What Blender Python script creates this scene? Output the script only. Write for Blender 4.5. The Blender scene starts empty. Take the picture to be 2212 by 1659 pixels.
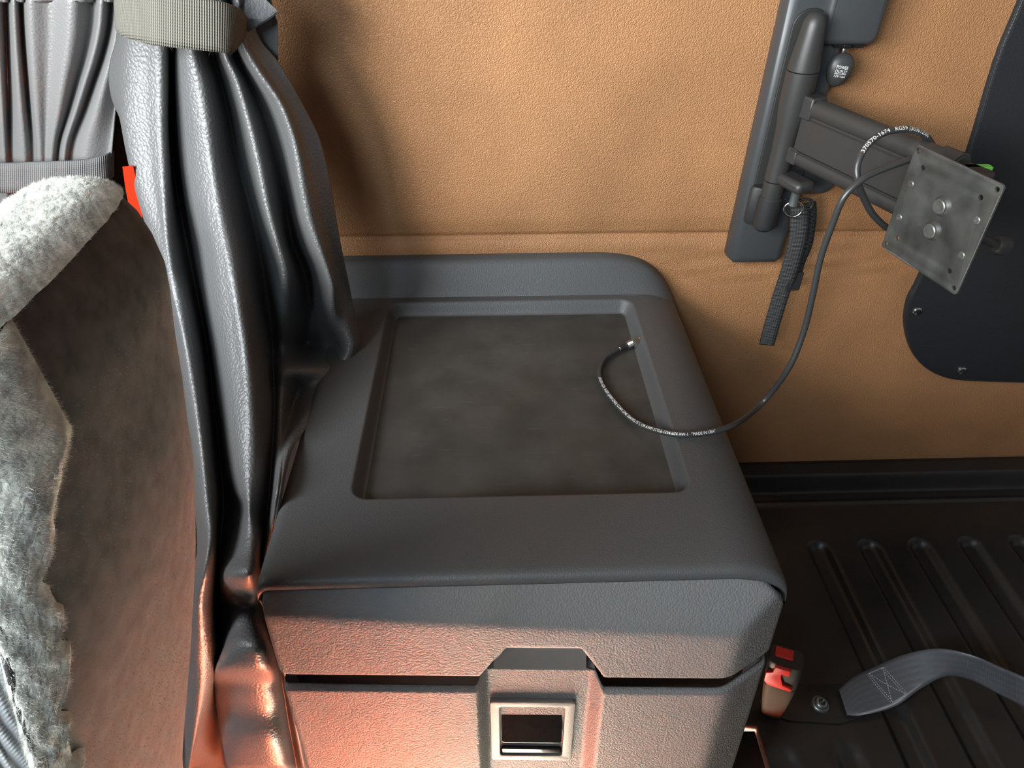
import bpy, bmesh, math, random
from mathutils import Vector, Matrix
random.seed(7)
S = bpy.context.scene
C = S.collection
PI = math.pi

# ---------------------------------------------------------------- camera
cam = bpy.data.cameras.new('camera'); cam.sensor_width = 36; cam.lens = 36*1476/2212; cam.clip_start = .01
co = bpy.data.objects.new('camera', cam); C.objects.link(co)
co.location = (0, -.817, 1.28)
co.matrix_world = Matrix.Translation((0, -.817, 1.28)) @ Matrix.Rotation(math.radians(-2.1), 4, 'Z') @ Matrix.Rotation(math.radians(90-39.1), 4, 'X') @ Matrix.Rotation(math.radians(.3), 4, 'Z')
S.camera = co
# ---------------------------------------------------------------- world, lights, exposure
w = bpy.data.worlds.new('sky'); S.world = w; w.use_nodes = True
w.node_tree.nodes['Background'].inputs[0].default_value = (.80, .90, 1, 1)
w.node_tree.nodes['Background'].inputs[1].default_value = .18
def area(name, loc, target, sx, sy, power, col):
    l = bpy.data.lights.new(name, 'AREA'); l.shape = 'RECTANGLE'; l.size = sx; l.size_y = sy; l.energy = power; l.color = col
    o = bpy.data.objects.new(name, l); C.objects.link(o); o.location = loc
    o.rotation_euler = (Vector(target)-Vector(loc)).to_track_quat('-Z', 'Y').to_euler(); return o
area('windscreen_daylight', (-1.02, -1.95, 1.56), (.1, -.1, .95), .40, .30, 29, (1, .96, .88))
area('side_window_daylight', (-.98, -1.0, 1.45), (-.25, -.3, .95), .7, .6, 47, (.92, .97, 1))
area('windscreen_sky', (-.42, -1.7, 1.74), (-.2, -.6, .95), .4, .4, 15, (.72, .87, 1))
def spot(name, loc, target, power, deg, blend, col, rad=.03):
    l = bpy.data.lights.new(name, 'SPOT'); l.energy = power; l.spot_size = math.radians(deg); l.spot_blend = blend; l.color = col; l.shadow_soft_size = rad
    o = bpy.data.objects.new(name, l); C.objects.link(o); o.location = loc
    o.rotation_euler = (Vector(target)-Vector(loc)).to_track_quat('-Z', 'Y').to_euler(); return o
spot('bounce_spot', (.02, -.84, 1.86), (-.085, -.79, .05), 31000, 16.5, .5, (1, .93, .82))  # added spot with no seen opening, feeds the floor heaps that bounce light
S.cycles.sample_clamp_indirect = 0
S.view_settings.view_transform = 'Standard'; S.view_settings.look = 'None'; S.view_settings.gamma = 1
S.view_settings.use_curve_mapping = False; S.view_settings.exposure = 0.0

CURTAIN=[
[(-0.3175,-0.12,1.1819),(-0.3021,-0.142,1.185),(-0.2822,-0.15,1.1861),(-0.2666,-0.151,1.1862),(-0.2825,-0.1,1.179),(-0.2637,-0.136,1.1841),(-0.2491,-0.154,1.1866),(-0.243,-0.15,1.1861),(-0.2496,-0.1075,1.1801),(-0.2286,-0.1395,1.1846),(-0.2295,-0.113,1.1808),(-0.2138,-0.141,1.1848),(-0.211,-0.13,1.1832),(-0.209,-0.121,1.182)],
[(-0.3287,-0.12,1.1532),(-0.3117,-0.142,1.1572),(-0.2912,-0.15,1.1587),(-0.2747,-0.151,1.1588),(-0.2911,-0.1,1.1495),(-0.2718,-0.136,1.1561),(-0.2565,-0.154,1.1593),(-0.2498,-0.15,1.1586),(-0.255,-0.1075,1.1508),(-0.2331,-0.1408,1.1569),(-0.2348,-0.1115,1.1515),(-0.2166,-0.1438,1.1574),(-0.214,-0.1314,1.1551),(-0.2116,-0.121,1.1532)],
[(-0.3387,-0.12,1.1287),(-0.32,-0.142,1.1334),(-0.299,-0.15,1.1351),(-0.2817,-0.151,1.1353),(-0.2986,-0.1,1.1242),(-0.2787,-0.136,1.132),(-0.2627,-0.154,1.1359),(-0.2553,-0.15,1.135),(-0.2591,-0.1075,1.1257),(-0.2364,-0.1419,1.1331),(-0.2387,-0.1103,1.1262),(-0.2178,-0.1461,1.134),(-0.2148,-0.1326,1.131),(-0.2088,-0.121,1.1285)],
[(-0.3499,-0.1205,1.1111),(-0.3271,-0.1425,1.1164),(-0.3043,-0.1505,1.1182),(-0.2868,-0.1515,1.1184),(-0.3039,-0.1005,1.106),(-0.2834,-0.1365,1.1147),(-0.2659,-0.1545,1.1191),(-0.2566,-0.1505,1.118),(-0.2599,-0.1078,1.1076),(-0.2351,-0.1432,1.1162),(-0.2371,-0.1092,1.1079),(-0.2134,-0.1475,1.1171),(-0.208,-0.1334,1.1137),(-0.1968,-0.121,1.1106)],
[(-0.3564,-0.1226,1.0954),(-0.3323,-0.1446,1.1011),(-0.3085,-0.1526,1.1032),(-0.2907,-0.1536,1.1034),(-0.3082,-0.1026,1.0898),(-0.2868,-0.1386,1.0993),(-0.2668,-0.1566,1.104),(-0.2548,-0.1526,1.1029),(-0.2583,-0.1089,1.0912),(-0.2304,-0.1451,1.1008),(-0.2319,-0.1084,1.091),(-0.2061,-0.1488,1.1017),(-0.2,-0.1341,1.0977),(-0.1894,-0.121,1.0941)],
[(-0.3583,-0.1263,1.0775),(-0.3371,-0.1483,1.0839),(-0.3123,-0.1563,1.0862),(-0.2947,-0.1573,1.0863),(-0.3131,-0.1063,1.0714),(-0.2895,-0.1423,1.0819),(-0.2675,-0.1603,1.0871),(-0.2545,-0.1563,1.0858),(-0.2575,-0.1107,1.0723),(-0.2278,-0.1476,1.0831),(-0.2267,-0.108,1.0714),(-0.1962,-0.1506,1.0838),(-0.1919,-0.1351,1.0792),(-0.1824,-0.121,1.075)],
[(-0.3549,-0.1303,1.0615),(-0.3409,-0.1523,1.0685),(-0.3151,-0.1603,1.0709),(-0.2981,-0.1613,1.0711),(-0.3172,-0.1103,1.0548),(-0.2913,-0.1463,1.0662),(-0.2678,-0.1643,1.0718),(-0.2547,-0.1603,1.0705),(-0.257,-0.1127,1.0552),(-0.2259,-0.1503,1.0671),(-0.223,-0.1082,1.0535),(-0.191,-0.1529,1.0677),(-0.1863,-0.1366,1.0624),(-0.1757,-0.1215,1.0574)],
[(-0.3529,-0.135,1.043),(-0.3432,-0.157,1.0507),(-0.3179,-0.165,1.0533),(-0.3015,-0.166,1.0535),(-0.3203,-0.115,1.0358),(-0.2933,-0.151,1.0482),(-0.2684,-0.169,1.0543),(-0.2557,-0.165,1.0528),(-0.2569,-0.1161,1.0356),(-0.224,-0.1544,1.0489),(-0.221,-0.1091,1.0329),(-0.1875,-0.1563,1.0493),(-0.182,-0.1392,1.0432),(-0.1694,-0.1232,1.0375)],
[(-0.3521,-0.1415,1.0225),(-0.3435,-0.1635,1.0309),(-0.3199,-0.1714,1.0337),(-0.3043,-0.1726,1.034),(-0.3224,-0.1215,1.0145),(-0.2947,-0.1575,1.0281),(-0.2686,-0.1755,1.0348),(-0.2564,-0.1715,1.0332),(-0.2564,-0.1207,1.0136),(-0.2221,-0.1599,1.0284),(-0.2197,-0.1105,1.0093),(-0.1862,-0.1606,1.0284),(-0.178,-0.1424,1.0213),(-0.1664,-0.1259,1.0148)],
[(-0.3506,-0.1501,1.0022),(-0.3416,-0.1721,1.0114),(-0.3201,-0.18,1.0145),(-0.3064,-0.1813,1.0149),(-0.3227,-0.1301,0.9935),(-0.294,-0.1661,1.0084),(-0.268,-0.1841,1.0157),(-0.2553,-0.1801,1.0139),(-0.2545,-0.1264,0.9912),(-0.2208,-0.1661,1.0077),(-0.219,-0.1119,0.9848),(-0.186,-0.165,1.0068),(-0.1749,-0.1452,0.9984),(-0.165,-0.1287,0.9913)],
[(-0.3482,-0.158,0.9861),(-0.3388,-0.18,0.9959),(-0.3193,-0.1879,0.9993),(-0.3076,-0.1891,0.9997),(-0.3219,-0.138,0.9768),(-0.2923,-0.174,0.9927),(-0.2671,-0.192,1.0006),(-0.2536,-0.188,0.9986),(-0.2526,-0.1312,0.973),(-0.2197,-0.1712,0.9906),(-0.2194,-0.1128,0.9643),(-0.1852,-0.1683,0.989),(-0.1735,-0.1465,0.979),(-0.1646,-0.1306,0.9717)],
[(-0.3473,-0.1672,0.9705),(-0.3344,-0.1889,0.9807),(-0.3178,-0.1972,0.9846),(-0.3082,-0.1973,0.9845),(-0.3203,-0.1469,0.9603),(-0.2889,-0.1829,0.9773),(-0.2652,-0.2009,0.9857),(-0.2511,-0.1969,0.9836),(-0.251,-0.1365,0.9545),(-0.2177,-0.1762,0.9732),(-0.221,-0.1134,0.9429),(-0.1837,-0.1714,0.9705),(-0.1728,-0.147,0.9586),(-0.1643,-0.132,0.9512)],
[(-0.3452,-0.1819,0.9523),(-0.3279,-0.2024,0.9628),(-0.3141,-0.2118,0.9675),(-0.3072,-0.2091,0.966),(-0.3166,-0.1604,0.9407),(-0.2838,-0.1964,0.9591),(-0.2612,-0.2144,0.9682),(-0.2467,-0.2104,0.9659),(-0.2489,-0.144,0.9312),(-0.2142,-0.1828,0.951),(-0.2219,-0.1139,0.915),(-0.1785,-0.1756,0.9467),(-0.1723,-0.1473,0.9319),(-0.1637,-0.1334,0.9245)],
[(-0.3443,-0.1958,0.9337),(-0.3222,-0.2167,0.9451),(-0.3092,-0.2272,0.9509),(-0.3042,-0.2213,0.9475),(-0.3128,-0.1747,0.9212),(-0.2813,-0.2107,0.9411),(-0.2574,-0.2287,0.951),(-0.2429,-0.2247,0.9485),(-0.2483,-0.1517,0.9073),(-0.2114,-0.1886,0.9276),(-0.2163,-0.1144,0.8857),(-0.1729,-0.179,0.9216),(-0.1715,-0.1476,0.9038),(-0.1625,-0.1348,0.8964)],
[(-0.3455,-0.2033,0.9166),(-0.3183,-0.227,0.9304),(-0.3054,-0.2384,0.9371),(-0.2999,-0.2304,0.9322),(-0.3102,-0.185,0.905),(-0.2805,-0.221,0.9262),(-0.2552,-0.239,0.9366),(-0.2409,-0.235,0.934),(-0.2488,-0.1575,0.8875),(-0.214,-0.1915,0.9074),(-0.2153,-0.115,0.8614),(-0.1709,-0.18,0.8998),(-0.1703,-0.148,0.8805),(-0.1612,-0.136,0.8732)],
[(-0.3472,-0.2085,0.8977),(-0.3148,-0.2366,0.9151),(-0.3021,-0.2488,0.9226),(-0.2967,-0.2388,0.9162),(-0.3081,-0.1946,0.8882),(-0.2797,-0.2306,0.9106),(-0.2534,-0.2486,0.9217),(-0.2392,-0.2446,0.9189),(-0.2498,-0.1627,0.8668),(-0.2203,-0.1888,0.883),(-0.2161,-0.1163,0.8366),(-0.1769,-0.1718,0.8714),(-0.1693,-0.1513,0.8581),(-0.1607,-0.1372,0.849)],
[(-0.3466,-0.2119,0.8829),(-0.3125,-0.2437,0.9034),(-0.2996,-0.2565,0.9117),(-0.2949,-0.2451,0.9041),(-0.3065,-0.2017,0.8753),(-0.2788,-0.2377,0.8988),(-0.2522,-0.2557,0.9103),(-0.2379,-0.2517,0.9074),(-0.2508,-0.1665,0.8509),(-0.2261,-0.185,0.8627),(-0.2182,-0.118,0.8179),(-0.1832,-0.1601,0.8453),(-0.1684,-0.1564,0.8426),(-0.1601,-0.1381,0.8303)],
[(-0.3444,-0.2156,0.8678),(-0.3108,-0.2511,0.8919),(-0.297,-0.2645,0.901),(-0.2932,-0.2517,0.892),(-0.3048,-0.2091,0.8626),(-0.2776,-0.2451,0.8871),(-0.251,-0.2631,0.8991),(-0.2364,-0.2591,0.8961),(-0.2517,-0.1709,0.835),(-0.2318,-0.1815,0.842),(-0.2233,-0.1205,0.7993),(-0.189,-0.1497,0.819),(-0.1653,-0.1627,0.8276),(-0.1575,-0.1394,0.8112)],
[(-0.3418,-0.2193,0.8556),(-0.3094,-0.2577,0.8826),(-0.2948,-0.2715,0.8923),(-0.2917,-0.2578,0.8823),(-0.3034,-0.2157,0.8522),(-0.2764,-0.2517,0.8776),(-0.2499,-0.2697,0.8901),(-0.2352,-0.2657,0.8869),(-0.2525,-0.1754,0.822),(-0.236,-0.1804,0.8253),(-0.2294,-0.1234,0.7841),(-0.1924,-0.1462,0.7998),(-0.1633,-0.1681,0.815),(-0.1568,-0.141,0.7953)],
[(-0.3388,-0.2242,0.8439),(-0.3077,-0.265,0.8738),(-0.2925,-0.2791,0.884),(-0.2902,-0.2646,0.8731),(-0.302,-0.223,0.8423),(-0.2751,-0.259,0.8686),(-0.2486,-0.277,0.8815),(-0.234,-0.273,0.8782),(-0.2513,-0.1852,0.8129),(-0.2346,-0.1944,0.8195),(-0.2224,-0.1638,0.7963),(-0.1905,-0.1639,0.7957),(-0.1671,-0.1741,0.8029),(-0.1598,-0.154,0.7876)],
[(-0.3351,-0.2328,0.8318),(-0.3052,-0.275,0.8641),(-0.2895,-0.2893,0.8749),(-0.2878,-0.2743,0.8632),(-0.3001,-0.233,0.8312),(-0.2731,-0.269,0.8587),(-0.2467,-0.287,0.8722),(-0.2321,-0.283,0.8687),(-0.2471,-0.204,0.8075),(-0.2272,-0.2261,0.8242),(-0.211,-0.215,0.8152),(-0.189,-0.1977,0.8012),(-0.1749,-0.185,0.791),(-0.1645,-0.181,0.7877)],
[(-0.3301,-0.2472,0.8181),(-0.3011,-0.2897,0.8524),(-0.285,-0.3039,0.8638),(-0.2839,-0.289,0.8514),(-0.2971,-0.2477,0.8177),(-0.2698,-0.2837,0.8468),(-0.2436,-0.3017,0.861),(-0.2293,-0.2977,0.8574),(-0.2418,-0.2286,0.8007),(-0.2276,-0.2406,0.8102),(-0.2197,-0.2153,0.7892),(-0.1958,-0.2215,0.7937),(-0.1838,-0.2187,0.7912),(-0.1748,-0.2153,0.7881)],
[(-0.3251,-0.2627,0.8055),(-0.2967,-0.3048,0.8414),(-0.2806,-0.3188,0.8532),(-0.28,-0.3041,0.8404),(-0.2939,-0.2628,0.8047),(-0.2663,-0.2988,0.8354),(-0.2406,-0.3168,0.8504),(-0.2267,-0.3128,0.8466),(-0.2368,-0.2533,0.7951),(-0.2246,-0.2638,0.8039),(-0.2232,-0.2341,0.778),(-0.2018,-0.2529,0.7938),(-0.1921,-0.254,0.7945),(-0.1854,-0.25,0.7909)],
[(-0.3214,-0.2769,0.792),(-0.2928,-0.319,0.8299),(-0.2768,-0.333,0.8423),(-0.2767,-0.3183,0.8288),(-0.2911,-0.277,0.7912),(-0.2634,-0.313,0.8236),(-0.2381,-0.331,0.8395),(-0.2248,-0.327,0.8354),(-0.2322,-0.278,0.7905),(-0.2196,-0.2923,0.8034),(-0.2172,-0.2762,0.7886),(-0.2038,-0.2889,0.7999),(-0.198,-0.2889,0.7997),(-0.1933,-0.2849,0.7959)],
[(-0.3176,-0.2943,0.775),(-0.2884,-0.3363,0.8155),(-0.2724,-0.3503,0.8288),(-0.273,-0.3355,0.8143),(-0.2878,-0.2943,0.7742),(-0.2599,-0.3303,0.8088),(-0.2354,-0.3483,0.8258),(-0.2229,-0.3443,0.8215),(-0.2262,-0.3097,0.7876),(-0.2127,-0.3283,0.8054),(-0.2063,-0.3319,0.8088),(-0.2016,-0.3355,0.8122),(-0.1981,-0.3355,0.8121),(-0.1966,-0.3315,0.8081)],
[(-0.3141,-0.3124,0.7591),(-0.2841,-0.3544,0.8023),(-0.2678,-0.3684,0.8165),(-0.2689,-0.3534,0.8008),(-0.2843,-0.3124,0.7581),(-0.2551,-0.3483,0.795),(-0.2322,-0.3663,0.8132),(-0.2216,-0.3623,0.8087),(-0.2225,-0.3362,0.7812),(-0.2085,-0.3564,0.8021),(-0.1991,-0.3704,0.8164),(-0.1973,-0.37,0.816),(-0.1953,-0.37,0.8159),(-0.1952,-0.366,0.8117)],
[(-0.3109,-0.3276,0.7474),(-0.2805,-0.3696,0.793),(-0.2638,-0.3836,0.808),(-0.2651,-0.3686,0.7914),(-0.2813,-0.3276,0.7465),(-0.2492,-0.3632,0.7848),(-0.2293,-0.3812,0.8041),(-0.2223,-0.3772,0.7995),(-0.2216,-0.3532,0.7728),(-0.2077,-0.3732,0.7946),(-0.1975,-0.3898,0.8127),(-0.1959,-0.3897,0.8125),(-0.1942,-0.3897,0.8125),(-0.1944,-0.3857,0.808)],
[(-0.3088,-0.3372,0.7403),(-0.2783,-0.3792,0.7875),(-0.2612,-0.3932,0.8029),(-0.2634,-0.3781,0.7857),(-0.2801,-0.3372,0.7394),(-0.243,-0.3726,0.7788),(-0.2268,-0.3906,0.7988),(-0.2228,-0.3866,0.7941),(-0.2224,-0.3617,0.7655),(-0.2087,-0.3817,0.788),(-0.1996,-0.3958,0.8038),(-0.1979,-0.3958,0.8038),(-0.1963,-0.3958,0.8037),(-0.1963,-0.3918,0.7991)],
[(-0.3071,-0.3446,0.7346),(-0.2764,-0.3866,0.7829),(-0.259,-0.4006,0.7988),(-0.2624,-0.3855,0.7811),(-0.2798,-0.3446,0.7336),(-0.2413,-0.3803,0.7742),(-0.2253,-0.3983,0.7949),(-0.2228,-0.3943,0.7901),(-0.2241,-0.367,0.758),(-0.2104,-0.387,0.781),(-0.2023,-0.3988,0.7946),(-0.2003,-0.3988,0.7946),(-0.1987,-0.3988,0.7945),(-0.1985,-0.3948,0.7898)],
[(-0.3051,-0.3537,0.7272),(-0.2739,-0.3957,0.7772),(-0.2564,-0.4097,0.7936),(-0.2613,-0.3945,0.7753),(-0.2799,-0.3537,0.7262),(-0.2422,-0.3898,0.7689),(-0.2243,-0.4078,0.7901),(-0.2199,-0.4038,0.7851),(-0.2267,-0.3728,0.7476),(-0.213,-0.3928,0.7714),(-0.2058,-0.4022,0.7826),(-0.2034,-0.4022,0.7825),(-0.2018,-0.4022,0.7824),(-0.2014,-0.3982,0.7775)],
[(-0.3022,-0.3657,0.7199),(-0.27,-0.4077,0.7719),(-0.2537,-0.4217,0.789),(-0.2591,-0.4065,0.77),(-0.2795,-0.3657,0.719),(-0.2442,-0.4012,0.7627),(-0.2234,-0.4192,0.7847),(-0.2162,-0.4152,0.7793),(-0.2291,-0.3804,0.7357),(-0.2152,-0.4004,0.7605),(-0.21,-0.4056,0.7669),(-0.2074,-0.4056,0.7668),(-0.2056,-0.4056,0.7668),(-0.205,-0.4016,0.7617)],
[(-0.3009,-0.3809,0.7097),(-0.2678,-0.4229,0.7644),(-0.2527,-0.4369,0.7825),(-0.2576,-0.4216,0.7624),(-0.2793,-0.3809,0.7088),(-0.2462,-0.4186,0.7578),(-0.2219,-0.4366,0.7809),(-0.2143,-0.4326,0.7752),(-0.2327,-0.3897,0.7187),(-0.2184,-0.4097,0.7448),(-0.2163,-0.4088,0.7436),(-0.2137,-0.4088,0.7434),(-0.2114,-0.4088,0.7434),(-0.2108,-0.4048,0.738)],
[(-0.3085,-0.39,0.6917),(-0.2738,-0.432,0.7494),(-0.2566,-0.446,0.7684),(-0.2604,-0.4307,0.747),(-0.2829,-0.39,0.6906),(-0.2463,-0.4377,0.7563),(-0.22,-0.4557,0.7805),(-0.2112,-0.4517,0.7745),(-0.2376,-0.395,0.6957),(-0.2229,-0.415,0.7233),(-0.223,-0.41,0.7162),(-0.2203,-0.41,0.7161),(-0.2177,-0.41,0.716),(-0.2172,-0.406,0.7103)],
[(-0.3173,-0.393,0.6726),(-0.2814,-0.435,0.7325),(-0.2635,-0.449,0.7522),(-0.2651,-0.4336,0.7298),(-0.2881,-0.393,0.6712),(-0.2591,-0.4282,0.7215),(-0.2331,-0.4462,0.7467),(-0.2216,-0.4422,0.7404),(-0.2414,-0.3965,0.6743),(-0.2261,-0.4165,0.703),(-0.2268,-0.41,0.6934),(-0.2238,-0.41,0.6933),(-0.2211,-0.41,0.6932),(-0.2206,-0.406,0.6873)],
[(-0.3242,-0.3956,0.652),(-0.2875,-0.4376,0.7144),(-0.2695,-0.4516,0.7349),(-0.2697,-0.4362,0.7114),(-0.2933,-0.3956,0.6506),(-0.2776,-0.4096,0.6712),(-0.2528,-0.4276,0.6975),(-0.2379,-0.4236,0.6907),(-0.2446,-0.3979,0.6517),(-0.2286,-0.4179,0.6815),(-0.2295,-0.41,0.6695),(-0.2259,-0.41,0.6694),(-0.2232,-0.41,0.6692),(-0.2226,-0.406,0.6631)],
[(-0.3308,-0.3977,0.6299),(-0.2929,-0.4397,0.6948),(-0.2741,-0.4537,0.7161),(-0.2737,-0.4382,0.6915),(-0.298,-0.3977,0.6283),(-0.2758,-0.4194,0.6616),(-0.2516,-0.4374,0.689),(-0.2363,-0.4334,0.6819),(-0.2473,-0.3989,0.6277),(-0.2308,-0.4189,0.6586),(-0.232,-0.41,0.6446),(-0.2283,-0.41,0.6444),(-0.2253,-0.41,0.6442),(-0.2247,-0.406,0.6378)],
[(-0.3379,-0.3992,0.6059),(-0.2989,-0.4412,0.6734),(-0.2794,-0.4552,0.6956),(-0.2776,-0.4397,0.6698),(-0.3029,-0.3992,0.6041),(-0.2692,-0.4345,0.6607),(-0.2446,-0.4525,0.6892),(-0.2282,-0.4485,0.6818),(-0.2489,-0.3996,0.602),(-0.2321,-0.4196,0.6342),(-0.2338,-0.41,0.6184),(-0.2306,-0.41,0.6182),(-0.2271,-0.41,0.618),(-0.2264,-0.406,0.6114)],
[(-0.3458,-0.3999,0.5795),(-0.3055,-0.4419,0.6498),(-0.2855,-0.4559,0.6729),(-0.2826,-0.4404,0.6459),(-0.3089,-0.3999,0.5776),(-0.2639,-0.4505,0.6623),(-0.238,-0.4685,0.6919),(-0.2195,-0.4645,0.684),(-0.2505,-0.4,0.5745),(-0.2337,-0.42,0.6081),(-0.2356,-0.41,0.591),(-0.2327,-0.41,0.5908),(-0.2287,-0.41,0.5906),(-0.228,-0.406,0.5837)],
[(-0.3542,-0.4,0.5508),(-0.3125,-0.442,0.6239),(-0.2924,-0.456,0.6479),(-0.2899,-0.4404,0.6198),(-0.3173,-0.4,0.5487),(-0.2701,-0.457,0.6484),(-0.2397,-0.475,0.679),(-0.218,-0.471,0.6706),(-0.2527,-0.4,0.5451),(-0.2358,-0.42,0.5801),(-0.2377,-0.41,0.5622),(-0.2344,-0.41,0.5621),(-0.2303,-0.41,0.5618),(-0.2295,-0.406,0.5546)],
[(-0.3616,-0.4,0.5257),(-0.3187,-0.442,0.6013),(-0.298,-0.456,0.6261),(-0.2973,-0.4404,0.5971),(-0.3261,-0.4,0.5236),(-0.281,-0.4559,0.6249),(-0.2459,-0.4739,0.6563),(-0.2212,-0.4699,0.6475),(-0.2546,-0.4,0.5195),(-0.2376,-0.42,0.5557),(-0.2395,-0.41,0.5372),(-0.2358,-0.41,0.537),(-0.2316,-0.41,0.5367),(-0.2308,-0.406,0.5293)],
[(-0.3693,-0.4,0.4995),(-0.3255,-0.442,0.5778),(-0.3041,-0.456,0.6034),(-0.3053,-0.4404,0.5734),(-0.3343,-0.4,0.4974),(-0.3098,-0.4293,0.5524),(-0.2708,-0.4473,0.5847),(-0.2412,-0.4433,0.5752),(-0.2572,-0.4,0.4928),(-0.2397,-0.42,0.5303),(-0.2416,-0.41,0.5111),(-0.2373,-0.41,0.5109),(-0.2331,-0.41,0.5106),(-0.2322,-0.406,0.5029)],
[(-0.379,-0.4,0.4667),(-0.3343,-0.442,0.5482),(-0.3128,-0.456,0.575),(-0.3157,-0.4403,0.5437),(-0.3424,-0.4,0.4644),(-0.3165,-0.4295,0.522),(-0.2766,-0.4475,0.5556),(-0.2451,-0.4435,0.5456),(-0.2613,-0.4,0.4593),(-0.2428,-0.42,0.4983),(-0.2443,-0.41,0.4783),(-0.2396,-0.41,0.478),(-0.2352,-0.41,0.4778),(-0.2343,-0.406,0.4697)],
[(-0.3924,-0.4,0.4203),(-0.3469,-0.442,0.5065),(-0.3263,-0.456,0.5348),(-0.3312,-0.4403,0.5017),(-0.3524,-0.4,0.4176),(-0.3235,-0.431,0.4815),(-0.2824,-0.449,0.517),(-0.25,-0.445,0.5063),(-0.2676,-0.4,0.4119),(-0.2476,-0.42,0.4531),(-0.2484,-0.41,0.4319),(-0.243,-0.41,0.4315),(-0.2385,-0.41,0.4312),(-0.2374,-0.406,0.4227)],
[(-0.4139,-0.4,0.3441),(-0.3683,-0.442,0.4381),(-0.3492,-0.456,0.4691),(-0.3583,-0.4401,0.433),(-0.3682,-0.4,0.3408),(-0.3239,-0.446,0.4441),(-0.282,-0.464,0.4827),(-0.2486,-0.46,0.471),(-0.2772,-0.4,0.3341),(-0.2554,-0.42,0.3788),(-0.2557,-0.41,0.3557),(-0.2497,-0.41,0.3553),(-0.2449,-0.41,0.3549),(-0.2438,-0.406,0.3456)],
[(-0.4376,-0.4,0.259),(-0.393,-0.442,0.3618),(-0.3756,-0.456,0.3958),(-0.39,-0.44,0.3565),(-0.385,-0.4,0.2547),(-0.3362,-0.448,0.3724),(-0.2927,-0.466,0.4145),(-0.2565,-0.462,0.4014),(-0.2873,-0.4,0.2469),(-0.2644,-0.42,0.2957),(-0.2642,-0.41,0.2703),(-0.2579,-0.41,0.2698),(-0.2529,-0.41,0.2694),(-0.2516,-0.406,0.2592)]]
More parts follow.
